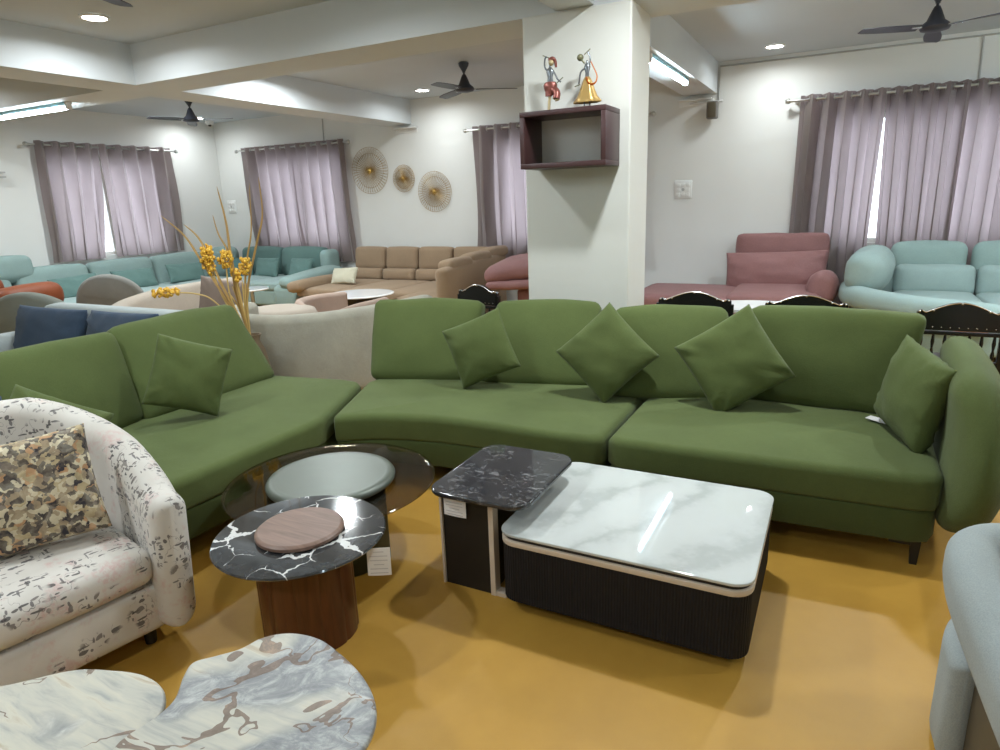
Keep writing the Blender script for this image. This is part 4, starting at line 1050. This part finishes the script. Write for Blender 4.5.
# beige curved sofa (mid left) and taupe pillow
t = thing('beige_curved_sofa', 'beige curved sofa with a high rounded back behind the dried flowers', 'sofa', (-6.35, 5.35, 0))
obj('backrest', uwall(B(), [(1.05, -1.30), (.35, -1.42), (-.25, -1.20), (-.58, -.55), (-.68, .1), (-.62, .65)], .20, .04, lambda s: .60 + .14 * min(1, s * 1.6), .09, 8), M['beige'], t, True, 180)
obj('seat', rbox(B(), 1.15, 1.5, .34, .1, T(.05, -.40, .25), 12, (0, 0, .03)), M['beige'], t, True, 180)
throw(-5.45, 4.50, .70, R(30), R(-4), R(12), .46, M['taupe'], 'taupe cushion standing upright just behind the yellow flower stems', seed=41, t=.16)

# grey round-backed chairs and rust armchair
def dome_chair(loc, rz, w, h, mat, label):
    """the domed shell back is the +y side"""
    t = thing('dome_chair', label, 'armchair', (loc[0], loc[1], 0), rz)
    bm = B(); n = 40; prof = []
    for k in range(n + 1):
        a = pi * k / n; prof.append((w / 2 * cos(a), .42 + (h - .42) * sin(a) ** .85))
    prof += [(-w / 2, .06), (w / 2, .06)]
    rings = []
    for yy, ins in ((-.05, .045), (-.035, .012), (0, 0), (.06, .0), (.09, .015), (.11, .05)):
        rings.append([bm.verts.new((x * (1 - ins * 2 / w), yy + .10 * (1 - (x / (w / 2)) ** 2), .06 + (z - .06) * (1 - ins))) for x, z in prof])
    for A, Bq in zip(rings, rings[1:]):
        for k in range(len(prof)):
            k2 = (k + 1) % len(prof); bm.faces.new((A[k], A[k2], Bq[k2], Bq[k]))
    bm.faces.new(rings[0][::-1]); bm.faces.new(rings[-1])
    obj('backrest', bm, mat, t, True, 60)
    obj('seat', rbox(B(), w * .92, .62, .34, .1, T(0, -.36, .25), 10, (0, 0, .02)), mat, t, True, 180)
    return t
dome_chair((-8.25, 5.15), R(215), .84, .86, M['greych'], 'grey armchair with a domed round back, just right of the rust armchair')
dome_chair((-6.95, 3.55), R(210), .92, .90, M['sage'], 'sage grey armchair with a round back behind the blue cushions at the left edge')
t = thing('rust_armchair', 'rust orange leather armchair at the left edge', 'armchair', (-8.92, 4.12, 0), R(20))
obj('backrest', rbox(B(), .95, .26, .46, .11, T(-.10, -.25, .72, R(4)), 12, (.02, .03, .02)), M['rust'], t, True, 180)
obj('armrest', rbox(B(), .28, .9, .3, .12, T(.48, .0, .66), 12, (.02, .0, .02)), M['rust'], t, True, 180)
obj('armrest', rbox(B(), .28, .9, .3, .12, T(-.72, .1, .56), 12, (.02, .0, .02)), M['rust'], t, True, 180)
obj('seat', rbox(B(), 1.0, .9, .36, .09, T(-.1, .15, .27), 12, (0, 0, .02)), M['rust'], t, True, 180)

# blue-grey sofa with navy cushions, behind the left wing
t = thing('blue_grey_sofa', 'pale blue-grey sofa behind the left wing of the green sofa', 'sofa', (-5.3, 2.9, 0))
obj('base', rbox(B(), 2.0, .95, .34, .06, T(.1, 0, .25), 10), M['bluegrey'], t, True, 180)
obj('backrest', rbox(B(), 2.1, .18, .55, .07, T(.1, .42, .575), 12), M['bluegrey'], t, True, 180)
obj('armrest', rbox(B(), .2, .9, .45, .08, T(-.95, 0, .42), 12), M['bluegrey'], t, True, 180)
BL = 'blue linen cushions on the pale blue-grey sofa'
throw(-5.78, 3.02, .62, R(8), R(-16), R(2), .78, M['navy'], 'dark blue linen cushion nearest the left edge behind the green back cushions', h=.5, t=.2, group=BL, seed=51, conc=.03)
throw(-4.88, 3.04, .62, R(-2), R(-16), R(-1), .86, M['navy'], 'dark blue linen cushion beside the green back cushion, right one of the pair', h=.5, t=.2, group=BL, seed=52, conc=.03)

# ------------------------------------------------------------------ dried flower arrangement
vx, vy = -4.1, 3.62
t = thing('flower_arrangement', 'dried yellow flower arrangement with long leaves in a vase behind the green sofa', 'flower arrangement', (vx, vy, 0))
obj('vase', lathe(B(), [(0, 0), (.09, 0), (.11, .05), (.12, .3), (.09, .5), (.055, .58), (.07, .63), (.06, .63), (.05, .58), (0, .56)], 32), M['vase'], t)
def L(p): return (p[0] - vx, p[1] - vy, p[2])
def leaf(pts, w=.012):
    bm = tubep(B(), [L(p) for p in pts], w, 8, 6, lambda s: .35 + .75 * sin(pi * min(1, s * .75 + .25)) if s < .98 else .1, .25); obj('leaf', bm, M['leafdry'], t)
base = (-4.1, 3.60, .6)
leaf([base, (-4.10, 3.55, .92), (-4.11, 3.53, 1.25), (-4.11, 3.53, 1.5), (-4.13, 3.51, 1.76)], .013)
leaf([base, (-4.12, 3.54, .95), (-4.12, 3.53, 1.25), (-4.15, 3.48, 1.42), (-4.17, 3.47, 1.56)], .009)
leaf([base, (-4.18, 3.45, 1.0), (-4.25, 3.37, 1.24), (-4.31, 3.31, 1.42), (-4.40, 3.21, 1.57)], .010)
leaf([base, (-4.16, 3.47, 1.0), (-4.20, 3.42, 1.22), (-4.25, 3.38, 1.40), (-4.31, 3.32, 1.50)], .011)
leaf([base, (-4.07, 3.58, .95), (-4.03, 3.61, 1.22), (-4.00, 3.66, 1.44), (-3.98, 3.68, 1.78)], .009)
leaf([base, (-4.06, 3.59, .95), (-3.99, 3.67, 1.3), (-3.94, 3.73, 1.54), (-3.93, 3.73, 1.82)], .011)
def bloom(c, rr, n, seed, stem):
    rnd = random.Random(seed)
    o = obj('stem', tubep(B(), [L(p) for p in stem], .006, 6, 6), M['stemy'], t)
    bm = B()
    for k in range(n):
        a = rnd.random() * 2 * pi; z = rnd.uniform(-1, 1); q = rnd.uniform(.55, 1.0); rz_ = sqrt(max(0, 1 - z * z))
        p = Vector((c[0] - vx + rr[0] * q * rz_ * cos(a), c[1] - vy + rr[1] * q * rz_ * sin(a), c[2] + rr[2] * q * z))
        r = rnd.uniform(.009, .015)
        bmesh.ops.create_icosphere(bm, subdivisions=1, radius=r, matrix=Matrix.Translation(p) @ Matrix.Diagonal((1, 1, rnd.uniform(.8, 1.5), 1)))
    obj('flower_cluster', bm, M['flower'], t, label='bright yellow flower cluster')
bloom((-4.22, 3.41, 1.24), (.055, .05, .12), 110, 1, [base, (-4.18, 3.46, .95), (-4.22, 3.41, 1.3)])
bloom((-4.13, 3.50, 1.23), (.06, .05, .07), 80, 2, [base, (-4.14, 3.5, .95), (-4.13, 3.5, 1.26)])
bloom((-4.05, 3.60, 1.17), (.05, .045, .07), 60, 3, [base, (-4.07, 3.58, .92), (-4.05, 3.6, 1.2)])
bloom((-4.10, 3.54, 1.11), (.045, .04, .05), 40, 4, [base, (-4.10, 3.56, .9), (-4.10, 3.54, 1.12)])
bloom((-4.43, 3.17, 1.015), (.12, .09, .032), 80, 5, [base, (-4.20, 3.42, .90), (-4.29, 3.33, .985), (-4.46, 3.15, 1.02)])
for dx, dz in ((-.03, 1.02), (.025, 1.05), (.055, 1.0), (0, 1.08), (-.055, .98)):
    obj('stem', tubep(B(), [L(base), L((base[0] + dx * .5, base[1] - .03 + dx * .3, .85)), L((base[0] + dx * 1.4, base[1] - .05 + dx * .6, dz))], .008, 6, 5, lambda s: 1 - .4 * s), M['stemy'], t)

# ------------------------------------------------------------------ world, colour management
w = bpy.data.worlds.new('sky'); S.world = w; w.use_nodes = True
bg = w.node_tree.nodes['Background']; bg.inputs['Color'].default_value = (.86, .92, 1, 1); bg.inputs['Strength'].default_value = 3.6
S.view_settings.view_transform = 'Standard'; S.view_settings.look = 'None'
S.view_settings.gamma = 1; S.view_settings.use_curve_mapping = False
S.view_settings.exposure = 0.42
